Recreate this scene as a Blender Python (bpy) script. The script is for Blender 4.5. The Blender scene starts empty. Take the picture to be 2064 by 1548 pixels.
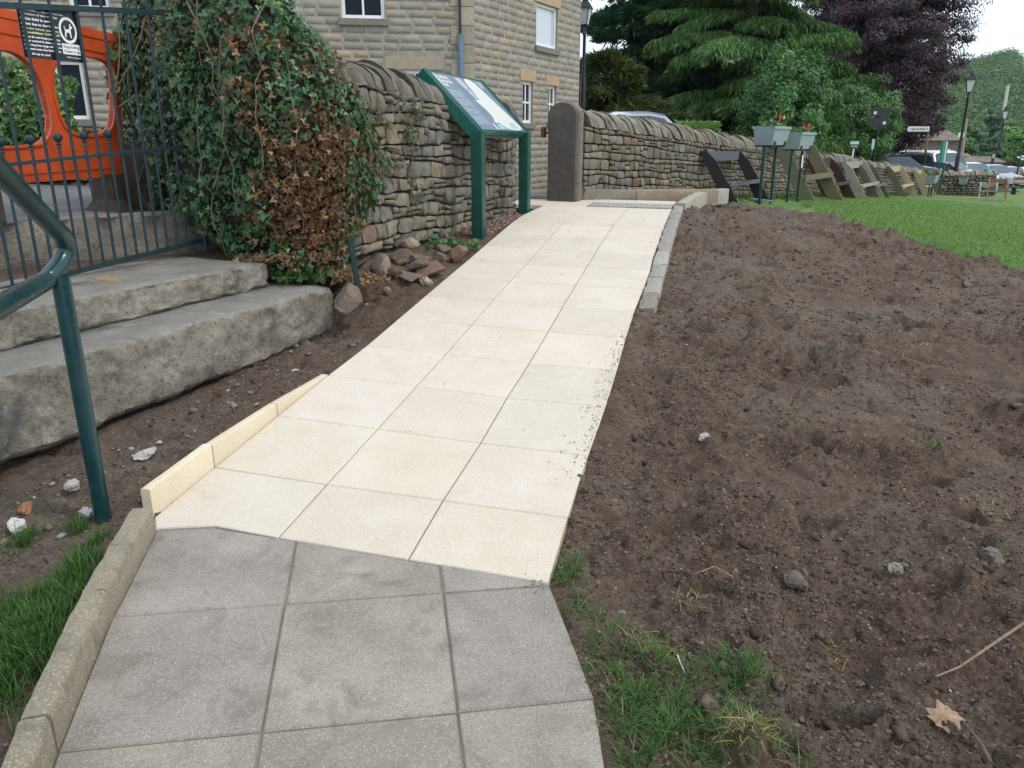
import bpy, bmesh, math, random
import numpy as np
from mathutils import Vector, Matrix
R = math.radians
rnd = random.Random(7)
rng = np.random.default_rng(11)
sc = bpy.context.scene
COL = sc.collection

# ---------------------------------------------------------------- camera
cam_d = bpy.data.cameras.new('camera'); cam = bpy.data.objects.new('camera', cam_d); COL.objects.link(cam)
PITCH = math.atan(488/1550)
cam_d.sensor_fit = 'HORIZONTAL'; cam_d.sensor_width = 36.0; cam_d.lens = 36.0*1550/2064
cam_d.clip_start = .05; cam_d.clip_end = 3000
cam.location = (0, 0, 0); cam.rotation_euler = (math.pi/2-PITCH, 0, 0)
sc.camera = cam
# ---------------------------------------------------------------- light
SUN_EL, SUN_AZ = 52, 115          # azimuth clockwise from +Y: behind and right of the camera
w = bpy.data.worlds.new('World'); sc.world = w; w.use_nodes = True
wt = w.node_tree; wt.nodes.clear()
wo = wt.nodes.new('ShaderNodeOutputWorld')
bg = wt.nodes.new('ShaderNodeBackground'); sky = wt.nodes.new('ShaderNodeTexSky')
sky.sky_type = 'NISHITA'; sky.sun_disc = False; sky.sun_elevation = R(SUN_EL); sky.sun_rotation = R(SUN_AZ)
sky.air_density = 1.0; sky.dust_density = 2.0; sky.ozone_density = 1.0
bg.inputs['Strength'].default_value = .12
mix = wt.nodes.new('ShaderNodeMix'); mix.data_type = 'RGBA'
mix.inputs['B'].default_value = (9.0, 10.0, 10.9, 1)      # the overcast: bright cloud over the clear sky
tc = wt.nodes.new('ShaderNodeTexCoord'); nz = wt.nodes.new('ShaderNodeTexNoise')
nz.inputs['Scale'].default_value = 2.2; nz.inputs['Detail'].default_value = 5
mr = wt.nodes.new('ShaderNodeMapRange'); mr.inputs['From Min'].default_value = .3; mr.inputs['From Max'].default_value = .7
mr.inputs['To Min'].default_value = .72; mr.inputs['To Max'].default_value = .98
wt.links.new(tc.outputs['Generated'], nz.inputs['Vector']); wt.links.new(nz.outputs['Fac'], mr.inputs['Value'])
wt.links.new(mr.outputs['Result'], mix.inputs['Factor']); wt.links.new(sky.outputs['Color'], mix.inputs['A'])
wt.links.new(mix.outputs['Result'], bg.inputs['Color']); wt.links.new(bg.outputs['Background'], wo.inputs['Surface'])
sd = bpy.data.lights.new('sun', 'SUN'); sd.energy = 1.5; sd.angle = R(12); sd.color = (1, .95, .88)
sun = bpy.data.objects.new('sun', sd); COL.objects.link(sun)
_d = Vector((math.sin(R(SUN_AZ))*math.cos(R(SUN_EL)), math.cos(R(SUN_AZ))*math.cos(R(SUN_EL)), math.sin(R(SUN_EL))))
sun.rotation_euler = _d.to_track_quat('Z', 'Y').to_euler(); sun.location = (8, -6, 12)
sc.view_settings.view_transform = 'Standard'; sc.view_settings.look = 'None'
sc.view_settings.exposure = 0.16; sc.view_settings.gamma = 1.0
sc.cycles.use_denoising = True; sc.cycles.max_bounces = 6; sc.cycles.transparent_max_bounces = 8

# ---------------------------------------------------------------- image pixel helpers (photo pixel -> ray -> point on a chosen plane)
_c, _s = math.cos(PITCH), math.sin(PITCH)
def ray(u, v):
    a, b = (u-1032)/1550, (v-774)/1550
    return np.array([a, _c-_s*b, -_s-_c*b])
def PY(u, v, Y): r = ray(u, v); return r*Y/r[1]
def PZ(u, v, z): r = ray(u, v); return r*z/r[2]
def PV(u, v, p, az):              # vertical plane through p running along azimuth az (deg)
    n = np.array([math.cos(R(az)), -math.sin(R(az))]); r = ray(u, v)
    return r*((p[0]*n[0]+p[1]*n[1])/(r[0]*n[0]+r[1]*n[1]))
def px(p):                        # world -> photo pixel
    x, y, z = p[0], p[1], p[2]; d = y*_c-z*_s
    return 1032+1550*x/d, 774+1550*(-y*_s-z*_c)/d

# ---------------------------------------------------------------- noise
def _hash(ix, iy, iz, seed):
    h = (ix.astype(np.int64)*374761393 + iy.astype(np.int64)*668265263 + iz.astype(np.int64)*2147483647 + seed*974711) & 0xffffffff
    h = ((h ^ (h >> 13))*1274126177) & 0xffffffff
    return ((h ^ (h >> 16)) & 0xffff)/65535.0
def vnoise(x, y, seed=0, z=None):
    x = np.asarray(x, float); y = np.asarray(y, float); z = np.zeros_like(x) if z is None else np.asarray(z, float)
    ix, iy, iz = np.floor(x), np.floor(y), np.floor(z); fx, fy, fz = x-ix, y-iy, z-iz
    fx = fx*fx*(3-2*fx); fy = fy*fy*(3-2*fy); fz = fz*fz*(3-2*fz)
    def H(a, b, c): return _hash(ix+a, iy+b, iz+c, seed)
    def pl(c): return (H(0,0,c)*(1-fx)+H(1,0,c)*fx)*(1-fy)+(H(0,1,c)*(1-fx)+H(1,1,c)*fx)*fy
    return (pl(0)*(1-fz)+pl(1)*fz)*2-1
def fbm(x, y, o=4, seed=0, z=None, gain=.5):
    s = 0; a = 1; t = 0
    for i in range(o):
        k = 2.03**i
        s = s+a*vnoise(np.asarray(x)*k+i*17.3, np.asarray(y)*k-i*9.1, seed+i, None if z is None else np.asarray(z)*k); t += a; a *= gain
    return s/t

def clods(x, y, cell, prob, rmin, rmax, flat, seed):
    """height of half-buried rounded lumps scattered on a jittered grid"""
    gx, gy = np.floor(x/cell), np.floor(y/cell); out = np.zeros_like(x); z0 = np.zeros_like(gx)
    for i in (-1, 0, 1):
        for j in (-1, 0, 1):
            cx, cy = gx+i, gy+j; h1, h2, h3, h4 = (_hash(cx, cy, z0, seed+q) for q in range(4))
            r_ = cell*(rmin+(rmax-rmin)*h3**1.6); a = h4*6.283; dx, dy = x-(cx+h1)*cell, y-(cy+h2)*cell; u = dx*np.cos(a)+dy*np.sin(a); v = (-dx*np.sin(a)+dy*np.cos(a))*(1.1+.8*h4)
            q = 1-(np.abs(u/r_)**2.4+np.abs(v/r_)**2.4); out = np.maximum(out, np.where((h4 < prob) & (q > 0), np.clip(q, 0, 1)**.55*r_*flat*(.6+.8*h1), 0))
    return out
# ---------------------------------------------------------------- object helpers
def link(o, parent=None):
    COL.objects.link(o)
    if parent is not None: o.parent = parent
    return o
def tag(o, label=None, cat=None, group=None, kind=None):
    if label: o['label'] = label
    if cat: o['category'] = cat
    if group: o['group'] = group
    if kind: o['kind'] = kind
    return o
def empty(name, loc, rz=0.0, label=None, cat=None, group=None):
    o = bpy.data.objects.new(name, None); o.empty_display_size = .1; link(o)
    o.location = [float(c) for c in loc]; o.rotation_euler = (0, 0, rz); return tag(o, label, cat, group)
def mesh_np(name, V, F, mat=None, parent=None, cols=None, smooth=False, loops=None):
    """V (n,3); F (m,k) int or list of lists"""
    me = bpy.data.meshes.new(name)
    V = np.asarray(V, np.float32)
    if isinstance(F, np.ndarray) and F.ndim == 2:
        m, k = F.shape
        me.vertices.add(len(V)); me.vertices.foreach_set('co', V.ravel())
        me.loops.add(m*k); me.loops.foreach_set('vertex_index', F.astype(np.int32).ravel())
        me.polygons.add(m); me.polygons.foreach_set('loop_start', np.arange(0, m*k, k, dtype=np.int32))
        me.polygons.foreach_set('loop_total', np.full(m, k, np.int32))
        me.update(calc_edges=True)
    else:
        me.from_pydata([tuple(map(float, v)) for v in V], [], [tuple(int(i) for i in f) for f in F]); me.update()
    if cols is not None:
        a = me.color_attributes.new('col', 'FLOAT_COLOR', 'POINT')
        c = np.ones((len(V), 4), np.float32); c[:, :3] = np.asarray(cols, np.float32).reshape(-1, 3); a.data.foreach_set('color', c.ravel())
    if smooth: me.polygons.foreach_set('use_smooth', np.ones(len(me.polygons), bool))
    me.validate()
    if mat: me.materials.append(mat)
    return link(bpy.data.objects.new(name, me), parent)

class MB:
    def __init__(s): s.v = []; s.f = []; s.c = []
    def add(s, vs, fs, col=(1, 1, 1)):
        o = len(s.v); s.v += [tuple(map(float, v)) for v in vs]; s.f += [tuple(i+o for i in f) for f in fs]; s.c += [col]*len(vs)
        return s
    def box(s, lo, hi, M=None, b=0.0, col=(1, 1, 1)):
        x0, y0, z0 = lo; x1, y1, z1 = hi
        if b > 0:   # chamfered box
            bm = bmesh.new(); bmesh.ops.create_cube(bm, size=1)
            for v in bm.verts: v.co = Vector(((x0+x1)/2+v.co.x*(x1-x0), (y0+y1)/2+v.co.y*(y1-y0), (z0+z1)/2+v.co.z*(z1-z0)))
            bmesh.ops.bevel(bm, geom=bm.edges[:], offset=b, segments=2, affect='EDGES', profile=.6)
            bm.verts.index_update()
            vs = [v.co.copy() for v in bm.verts]; fs = [[v.index for v in f.verts] for f in bm.faces]; bm.free()
        else:
            vs = [Vector(p) for p in ((x0,y0,z0),(x1,y0,z0),(x1,y1,z0),(x0,y1,z0),(x0,y0,z1),(x1,y0,z1),(x1,y1,z1),(x0,y1,z1))]
            fs = [(0,3,2,1),(4,5,6,7),(0,1,5,4),(1,2,6,5),(2,3,7,6),(3,0,4,7)]
        if M is not None: vs = [M @ v for v in vs]
        return s.add(vs, fs, col)
    def tube(s, pts, rad, n=10, cap=True, col=(1, 1, 1)):
        pts = [Vector([float(c) for c in p]) for p in pts]; m = len(pts)
        rr = rad if hasattr(rad, '__len__') else [rad]*m
        vs = []; fs = []; pa = None
        for i, p in enumerate(pts):
            t = (pts[min(i+1, m-1)]-pts[max(i-1, 0)]).normalized()
            a = t.cross(Vector((0, 0, 1))) if pa is None else pa-t*pa.dot(t)
            if a.length < 1e-4: a = t.cross(Vector((1, 0, 0)))
            a.normalize(); b = t.cross(a); pa = a
            for k in range(n):
                q = 2*math.pi*k/n; vs.append(p+(a*math.cos(q)+b*math.sin(q))*rr[i])
        for i in range(m-1):
            for k in range(n): fs.append((i*n+k, i*n+(k+1) % n, (i+1)*n+(k+1) % n, (i+1)*n+k))
        if cap: fs.append(tuple(range(n))[::-1]); fs.append(tuple((m-1)*n+k for k in range(n)))
        return s.add(vs, fs, col)
    def lathe(s, c, prof, n=16, col=(1, 1, 1)):
        c = Vector([float(q) for q in c]); vs = []; fs = []
        for (r_, z_) in prof:
            for k in range(n):
                q = 2*math.pi*k/n; vs.append(c+Vector((r_*math.cos(q), r_*math.sin(q), z_)))
        for i in range(len(prof)-1):
            for k in range(n): fs.append((i*n+k, i*n+(k+1) % n, (i+1)*n+(k+1) % n, (i+1)*n+k))
        fs.append(tuple(range(n))[::-1]); fs.append(tuple((len(prof)-1)*n+k for k in range(n)))
        return s.add(vs, fs, col)
    def prism(s, poly, axis_fn, d0, d1, col=(1, 1, 1)):
        """poly: 2-D outline, axis_fn(a, b, d)->point"""
        n = len(poly); vs = [axis_fn(a, b, d0) for a, b in poly]+[axis_fn(a, b, d1) for a, b in poly]
        fs = [tuple(range(n)), tuple(range(2*n-1, n-1, -1))]+[(i, i+n, (i+1) % n+n, (i+1) % n) for i in range(n)]
        return s.add(vs, fs, col)
    def build(s, name, mat, parent=None, smooth=False, colors=False, fix=True):
        o = mesh_np(name, np.array(s.v), s.f, mat, parent, cols=np.array(s.c) if colors else None)
        me = o.data
        if fix:
            bm = bmesh.new(); bm.from_mesh(me); bmesh.ops.recalc_face_normals(bm, faces=bm.faces[:]); bm.to_mesh(me); bm.free()
        if smooth:
            me.polygons.foreach_set('use_smooth', np.ones(len(me.polygons), bool))
            try: me.set_sharp_from_angle(angle=R(38))
            except Exception: pass
        return o
def copy_tree(o, parent=None):
    c = o.copy(); COL.objects.link(c)
    if parent is not None: c.parent = parent
    for ch in o.children: copy_tree(ch, c)
    return c

# ---------------------------------------------------------------- materials
def nodes_of(name):
    m = bpy.data.materials.new(name); m.use_nodes = True; t = m.node_tree
    return m, t, t.nodes['Principled BSDF'], (lambda a, b: t.links.new(a, b))
def ramp(t, fac, stops):
    r = t.nodes.new('ShaderNodeValToRGB'); el = r.color_ramp.elements
    while len(el) > 1: el.remove(el[-1])
    el[0].position = stops[0][0]; el[0].color = (*stops[0][1], 1)
    for p, c in stops[1:]:
        e = el.new(p); e.color = (*c, 1)
    t.links.new(fac, r.inputs['Fac']); return r.outputs['Color']
def noise(t, scale, detail=5, rough=.55, vec=None, dist=0.0):
    n = t.nodes.new('ShaderNodeTexNoise'); n.inputs['Scale'].default_value = scale; n.inputs['Detail'].default_value = detail
    n.inputs['Roughness'].default_value = rough; n.inputs['Distortion'].default_value = dist
    if vec is None:
        c = t.nodes.get('TC') or t.nodes.new('ShaderNodeTexCoord'); c.name = 'TC'; vec = c.outputs['Object']
    t.links.new(vec, n.inputs['Vector']); return n.outputs['Fac']
def vor(t, scale, feature='F1', vec=None):
    n = t.nodes.new('ShaderNodeTexVoronoi'); n.inputs['Scale'].default_value = scale; n.feature = feature
    if vec is None:
        c = t.nodes.get('TC') or t.nodes.new('ShaderNodeTexCoord'); c.name = 'TC'; vec = c.outputs['Object']
    t.links.new(vec, n.inputs['Vector']); return n
def mixc(t, fac, a, b, mode='MIX'):
    m = t.nodes.new('ShaderNodeMix'); m.data_type = 'RGBA'; m.blend_type = mode
    for s_, v in (('Factor', fac), ('A', a), ('B', b)):
        if isinstance(v, (int, float)): m.inputs[s_].default_value = v
        elif isinstance(v, tuple): m.inputs[s_].default_value = (*v, 1)
        else: t.links.new(v, m.inputs[s_])
    return m.outputs['Result']
def mathn(t, op, a, b):
    m = t.nodes.new('ShaderNodeMath'); m.operation = op
    for i, v in ((0, a), (1, b)):
        if isinstance(v, (int, float)): m.inputs[i].default_value = v
        else: t.links.new(v, m.inputs[i])
    return m.outputs[0]
def bump(t, bs, h, strength=.5, dist=.01, prev=None):
    b = t.nodes.new('ShaderNodeBump'); b.inputs['Strength'].default_value = strength; b.inputs['Distance'].default_value = dist
    t.links.new(h, b.inputs['Height'])
    if prev is not None: t.links.new(prev, b.inputs['Normal'])
    t.links.new(b.outputs['Normal'], bs.inputs['Normal']); return b.outputs['Normal']
def attr(t, name='col'):
    a = t.nodes.new('ShaderNodeAttribute'); a.attribute_name = name; return a.outputs['Color']
def simple(name, c, rough=.6, metal=0.0, var=.0, vscale=8, bmp=0.0, bscale=60, bdist=.004, spec=.5, useattr=False, coat=0.0):
    m, t, bs, L = nodes_of(name)
    bs.inputs['Roughness'].default_value = rough; bs.inputs['Metallic'].default_value = metal
    bs.inputs['Specular IOR Level'].default_value = spec; bs.inputs['Coat Weight'].default_value = coat
    base = None
    if useattr: base = attr(t)
    if var > 0:
        n = noise(t, vscale)
        v = ramp(t, n, [(.3, tuple(x*(1-var) for x in c)), (.7, tuple(min(1, x*(1+var)) for x in c))])
        base = v if base is None else mixc(t, 1.0, base, v, 'MULTIPLY')
    if base is None: bs.inputs['Base Color'].default_value = (*c, 1)
    else: L(base, bs.inputs['Base Color'])
    if bmp > 0: bump(t, bs, noise(t, bscale), bmp, bdist)
    return m

def stone_mat(name, tint=(1, 1, 1), dark=.5, lichen=.35, stain=.5, sc_=1.0, bd=1.0):
    """weathered gritstone; vertex colour carries the colour of each stone"""
    m, t, bs, L = nodes_of(name); bs.inputs['Roughness'].default_value = .92; bs.inputs['Specular IOR Level'].default_value = .25
    base = mixc(t, 1.0, attr(t), tint, 'MULTIPLY')
    n1 = noise(t, 7*sc_, 6, .62); n2 = noise(t, 42*sc_, 5, .6); n3 = noise(t, 2.3*sc_, 4, .6)
    base = mixc(t, ramp(t, n1, [(.35, (0, 0, 0)), (.72, (stain,)*3)]), base, mixc(t, 1.0, base, (dark, dark, dark*1.02), 'MULTIPLY'))
    base = mixc(t, ramp(t, n2, [(.3, (.0,)*3), (.75, (.6,)*3)]), base, mixc(t, 1.0, base, (1.45, 1.42, 1.36), 'MULTIPLY'))
    base = mixc(t, ramp(t, n3, [(.62, (0, 0, 0)), (.74, (lichen,)*3)]), base, (.34, .34, .29))
    v = vor(t, 65*sc_); base = mixc(t, ramp(t, v.outputs['Distance'], [(.0, (.7,)*3), (.13, (0, 0, 0))]), base, mixc(t, 1.0, base, (.5, .48, .45), 'MULTIPLY'))
    L(base, bs.inputs['Base Color'])
    nb = bump(t, bs, noise(t, 22*sc_, 7, .65), .75, .025*bd)
    bump(t, bs, noise(t, 150*sc_, 4, .6), .45, .005*bd, nb)
    return m
def slab_mat(name, c1, c2, spk_dark, spk_light, stain_c, stain, sp_scale=260, bstr=.5):
    m, t, bs, L = nodes_of(name); bs.inputs['Roughness'].default_value = .85; bs.inputs['Specular IOR Level'].default_value = .3
    big = noise(t, 3.1, 5, .55)
    base = ramp(t, big, [(.3, c1), (.72, c2)])
    base = mixc(t, 1.0, base, attr(t), 'MULTIPLY')
    sp = vor(t, sp_scale)
    spk = t.nodes.new('ShaderNodeSeparateColor'); L(sp.outputs['Color'], spk.inputs['Color'])
    base = mixc(t, ramp(t, spk.outputs[0], [(.0, (.55,)*3), (.25, (0, 0, 0))]), base, spk_dark)
    base = mixc(t, ramp(t, spk.outputs[1], [(.80, (0, 0, 0)), (.97, (.5,)*3)]), base, spk_light)
    st = noise(t, 6.5, 6, .66, dist=.6)
    base = mixc(t, ramp(t, st, [(.52, (0, 0, 0)), (.78, (stain,)*3)]), base, stain_c)
    sm = vor(t, 17); base = mixc(t, ramp(t, sm.outputs['Distance'], [(.0, (.6,)*3), (.045, (0, 0, 0))]), base, tuple(x*.45 for x in c1))
    L(base, bs.inputs['Base Color'])
    nb = bump(t, bs, noise(t, 190, 4, .6), bstr, .003)
    bump(t, bs, noise(t, 9, 4, .5), .25, .01, nb)
    return m
def leaf_mat(name, rough=.45, trans=.25, spec=.4):
    m, t, bs, L = nodes_of(name); a = attr(t)
    bs.inputs['Roughness'].default_value = rough; bs.inputs['Specular IOR Level'].default_value = spec; L(a, bs.inputs['Base Color'])
    tr = t.nodes.new('ShaderNodeBsdfTranslucent'); L(mixc(t, 1.0, a, (1.3, 1.5, .7), 'MULTIPLY'), tr.inputs['Color'])
    mx = t.nodes.new('ShaderNodeMixShader'); mx.inputs[0].default_value = trans
    L(bs.outputs[0], mx.inputs[1]); L(tr.outputs[0], mx.inputs[2]); L(mx.outputs[0], t.nodes['Material Output'].inputs['Surface'])
    return m
def wood_mat(name, c, green=0.0, gcol=(.15, .15, .06), grain=.35):
    m, t, bs, L = nodes_of(name); bs.inputs['Roughness'].default_value = .8
    tcn = t.nodes.new('ShaderNodeTexCoord'); mp = t.nodes.new('ShaderNodeMapping'); mp.inputs['Scale'].default_value = (6, 6, 1.2)
    L(tcn.outputs['Object'], mp.inputs['Vector'])
    g = noise(t, 9, 6, .6, mp.outputs['Vector'], 1.2)
    base = ramp(t, g, [(.25, tuple(x*(1-grain) for x in c)), (.75, tuple(x*(1+grain*.6) for x in c))])
    if green > 0:
        base = mixc(t, ramp(t, noise(t, 3.4, 5, .6), [(.36, (0, 0, 0)), (.62, (green,)*3)]), base, gcol)
        base = mixc(t, ramp(t, noise(t, 1.9, 4, .6), [(.55, (0, 0, 0)), (.7, (.55,)*3)]), base, (.07, .05, .035))
    L(base, bs.inputs['Base Color']); bump(t, bs, g, .3, .004); return m

M = {}
M['drystone'] = stone_mat('drystone', dark=.42, lichen=.4, stain=.75)
M['ashlar'] = stone_mat('ashlar', dark=.62, lichen=.2, stain=.5, sc_=.8, bd=.35)
M['mortar'] = simple('mortar', (.30, .27, .22), .95, var=.25, vscale=5, bmp=.4, bscale=40)
M['wallcore'] = simple('wallcore', (.025, .021, .017), 1.0, var=.4)
M['cream'] = slab_mat('cream_slab', (.585, .51, .43), (.645, .577, .50), (.52, .445, .36), (.82, .77, .69), (.45, .36, .27), .35, bstr=.35)
M['grey'] = slab_mat('grey_slab', (.225, .202, .176), (.345, .312, .275), (.12, .105, .092), (.50, .48, .44), (.145, .122, .098), .8, 250, 1.0)
M['edging_new'] = slab_mat('edging_new', (.60, .51, .37), (.68, .59, .44), (.45, .38, .28), (.76, .68, .55), (.42, .34, .22), .3)
M['edging_old'] = slab_mat('edging_old', (.235, .20, .15), (.32, .28, .21), (.10, .09, .08), (.5, .47, .4), (.10, .09, .08), .8, 190, 1.0)
M['joint'] = simple('joint', (.17, .145, .115), 1.0, var=.3)
M['post_green'] = simple('post_green', (.006, .085, .062), .42, var=.12, vscale=3, bmp=.12, bscale=35, bdist=.002, coat=.1)
M['iron_green'] = simple('iron_green', (.008, .026, .034), .5, spec=.35, var=.4, vscale=14, bmp=.25, bscale=90, bdist=.0015)
M['rail_green'] = simple('rail_green', (.008, .058, .062), .25, var=.25, vscale=6, bmp=.12, bscale=50, bdist=.002, coat=.25)
def painted(name, c, rough, chip, amt=.5, coat=0.0):
    m, t, bs, L = nodes_of(name); bs.inputs['Coat Weight'].default_value = coat; bs.inputs['Specular IOR Level'].default_value = .45
    base = ramp(t, noise(t, 5, 5), [(.3, tuple(x*.8 for x in c)), (.7, tuple(x*1.2 for x in c))])
    base = mixc(t, ramp(t, noise(t, 17, 6, .7), [(.52, (0, 0, 0)), (.75, (amt,)*3)]), base, tuple(x*.55+y*.45 for x, y in zip(c, (.10, .09, .07))))
    base = mixc(t, ramp(t, noise(t, 46, 4, .75), [(.69, (0, 0, 0)), (.72, (.8,)*3)]), base, chip)
    L(base, bs.inputs['Base Color']); L(ramp(t, noise(t, 9, 5, .6), [(.3, (rough*.75,)*3), (.7, (min(1, rough*1.7),)*3)]), bs.inputs['Roughness'])
    bump(t, bs, noise(t, 60, 5, .6), .25, .002); return m
M['post_green'] = painted('post_green_paint', (.005, .066, .050), .36, (.03, .12, .09), .3, .1)
M['iron_green'] = painted('iron_green_paint', (.008, .028, .036), .42, (.10, .045, .025), .6)
M['rail_green'] = painted('rail_green_paint', (.006, .042, .048), .26, (.15, .17, .16), .45, .2)
M['frame_green'] = painted('frame_green_sheen', (.010, .115, .095), .2, (.03, .14, .11), .15, .9)  # post green painted lighter and tealer to include the sky's sheen
M['orange'] = simple('orange_plastic', (.56, .085, .025), .42, var=.22, vscale=4, bmp=.2, bscale=16)
M['white'] = simple('white_paint', (.78, .78, .78), .4, var=.05)
M['glass'] = simple('dark_glass', (.010, .015, .022), .12, spec=.12)
M['black'] = simple('black_paint', (.012, .013, .017), .4, var=.2, vscale=20)
M['rubber'] = simple('brown_rubber', (.06, .042, .033), .85, var=.3, vscale=9, bmp=.4)
M['rust'] = simple('rust', (.12, .045, .025), .9, var=.4, vscale=30, bmp=.5)
M['steel'] = simple('galvanised', (.28, .32, .36), .4, .6, var=.15)
M['asphalt'] = simple('asphalt', (.13, .13, .135), .9, var=.18, vscale=4, bmp=.6, bscale=180, bdist=.004)
M['leaf'] = leaf_mat('leaf', .5, .22, .35); M['needles'] = leaf_mat('needles', .7, .15, .2)
M['ivyleaf'] = leaf_mat('ivy_leaf', .36, .12, .5); M['grassblade'] = leaf_mat('grass_blade', .55, .3, .3)
M['bark'] = simple('bark', (.09, .07, .055), .95, var=.4, vscale=12, bmp=.8, bscale=30, bdist=.02)
M['vine'] = simple('vine', (.19, .145, .10), .9, var=.3, vscale=20)
M['planter'] = simple('planter_grey', (.27, .33, .36), .45, var=.1, vscale=5, bmp=.1)
M['petal'] = simple('petal', (1, 1, 1), .6, var=.1, vscale=30, useattr=True)

# ================================================================ GROUND SHAPE
GA = np.array([0.57663632, -0.14537662, -0.01755278]); GB = np.array([0.14840644, 0.58291736, 0.06543862]); GO = np.array([-1.48125656, 3.56730005, -1.57358443])
_inv = np.linalg.inv(np.array([[GA[0], GB[0]], [GA[1], GB[1]]]))
def cr(x, y):                     # slab coordinates of the new path
    dx, dy = x-GO[0], y-GO[1]
    return _inv[0, 0]*dx+_inv[0, 1]*dy, _inv[1, 0]*dx+_inv[1, 1]*dy
def pathz(c, r):
    r = np.asarray(r, float)
    rz = np.where(r < 10.5, r*GB[2], 10.5*GB[2]+(r-10.5)*.012)
    cc = np.where(r > 11, c*np.clip(1-(r-11)/3, .3, 1), c)
    return GO[2]+cc*GA[2]+rz
def PG(c, r):
    p = GO+c*GA+r*GB; p[2] = float(pathz(c, r)); return p
A2 = np.array([0.5834881, 0.10988339, -0.02156582]); B2 = np.array([-0.09518011, 0.5963075, 0.04928572]); O2 = np.array([-0.7560757, 1.89833583, -1.69797983])
_inv2 = np.linalg.inv(np.array([[A2[0], B2[0]], [A2[1], B2[1]]]))
def cr2(x, y):
    dx, dy = x-O2[0], y-O2[1]
    return _inv2[0, 0]*dx+_inv2[0, 1]*dy, _inv2[1, 0]*dx+_inv2[1, 1]*dy
def tps_fit(P, lam=1e-3):
    P = np.array(P, float); n = len(P); X = P[:, :2]
    d = np.linalg.norm(X[:, None]-X[None], axis=2); K = np.where(d > 0, d*d*np.log(d+1e-12), 0)+lam*np.eye(n)
    Q = np.c_[np.ones(n), X]; A = np.block([[K, Q], [Q.T, np.zeros((3, 3))]])
    s = np.linalg.solve(A, np.r_[P[:, 2], 0, 0, 0])
    def f(x, y):
        x = np.asarray(x, float); y = np.asarray(y, float); o = s[n]+s[n+1]*x+s[n+2]*y
        for i in range(n):
            d2 = (x-X[i, 0])**2+(y-X[i, 1])**2; o = o+s[i]*.5*d2*np.log(d2+1e-12)
        return o
    return f
WR0 = np.array([1.08, 12.0]); WRD = np.array([math.sin(R(34.5)), math.cos(R(34.5))])      # right wall line
def wallr(t, out=0.0): return WR0+WRD*t+np.array([WRD[1], -WRD[0]])*out
ctl = []
for r_ in (-1, 1, 3, 5, 7, 9, 11, 13, 14.5):
    p = PG(3.15, r_); ctl.append((p[0], p[1], p[2]-.02)); p = PG(1.5, r_); ctl.append((p[0], p[1], p[2]-.06))
for r_, dz in ((1, .02), (3, -.02), (5, -.04), (7, -.03), (9, -.04), (11, -.05), (13, -.05)):
    p = PG(-.2, r_); ctl.append((p[0], p[1], p[2]+dz))
ctl += [(-1.0, 2.9, -1.62), (-2.5, 3.6, -1.60), (-1.5, 5.9, -1.46), (-1.45, 6.5, -1.28), (-1.31, 6.96, -1.02), (-.8, 8.6, -1.0), (.06, 11.3, -.99), (-2.0, 4.7, -1.54),
        (-1.9, 3.1, -1.63), (-3.2, 2.2, -1.72), (-2.1, 1.3, -1.8), (-1.2, 1.0, -1.8), (-1.7, 2.4, -1.68), (-4, 4, -1.6), (-3, 7, -1.2),
        (.45, 1.3, -1.77), (1.53, 1.84, -1.79), (.9, 2.6, -1.71), (2.6, 3.4, -1.71), (3.0, 1.0, -1.86), (3.2, 5.5, -1.55), (4.6, 7.5, -1.53), (3.0, 8.8, -1.2),
        (6.5, 9.8, -1.5), (6.04, 15.5, -1.25), (3.4, 11.6, -.98), (4.6, 13.2, -1.12), (9, 6, -1.85), (15, 10, -2.2), (15, 22, -2.05), (28, 20, -3.1), (30, 40, -2.9), (38.9, 60.2, -3.35), (60, 60, -4), (5, -3, -2.1)]
for t_ in (0, 3, 6, 10, 16, 24, 36, 50):
    p = wallr(t_, .1); ctl.append((p[0], p[1], -.82-.0507*t_))
_h0 = tps_fit(ctl)
_bx = None
def base_h(x, y): return _h0(x, y)
def gpt(u, v, f=None, lo=1.0, hi=120.0):         # where a photo pixel's ray meets the ground
    f = f or base_h; r = ray(u, v); r = r/r[1]; ys = np.geomspace(lo, hi, 1500)
    d = r[2]*ys-f(r[0]*ys, ys); i = int(np.argmax(d < 0)); y = ys[i] if i else ys[-1]
    if i:
        a, b = ys[i-1], ys[i]
        for _ in range(25):
            m_ = (a+b)/2
            if r[2]*m_-f(r[0]*m_, m_) < 0: b = m_
            else: a = m_
        y = b
    return r*y
lawn_edge = np.array([gpt(u, v)[:2] for u, v in ((1600, 404), (1650, 425), (1700, 441), (1760, 458), (1850, 481), (1950, 507), (2064, 537))]+[(9, 8.0), (14, 6.4), (40, 5)])
LE_a = np.arctan2(lawn_edge[:, 0], lawn_edge[:, 1]); LE_r = np.hypot(lawn_edge[:, 0], lawn_edge[:, 1]); LE_r = LE_r[np.argsort(LE_a)]; LE_a = np.sort(LE_a)
def lawn_amount(x, y):            # >0 on the lawn
    e = np.interp(np.arctan2(x, y), LE_a, LE_r)
    d = np.hypot(x, y)-e+.14*vnoise(x*2.1, y*2.1, 3)+.07*vnoise(x*7, y*7, 4)
    left = (np.arctan2(x, y)-LE_a[0])*30+.3*vnoise(x*1.5, y*1.5, 8)
    return np.minimum(d, left)
def near_path(x, y):
    """signed distance-like value, negative inside any paving"""
    c, r = cr(x, y); c2, r2 = cr2(x, y)
    d1 = np.maximum(np.maximum(-c, c-3.0), np.maximum(-1.1-r, r-14.6))*.6
    d2 = np.maximum(np.maximum(-1.04-c2, c2-1.75), np.maximum(-3-r2, r2-1.9))*.6
    return np.minimum(d1, d2), c, r, c2, r2
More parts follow.
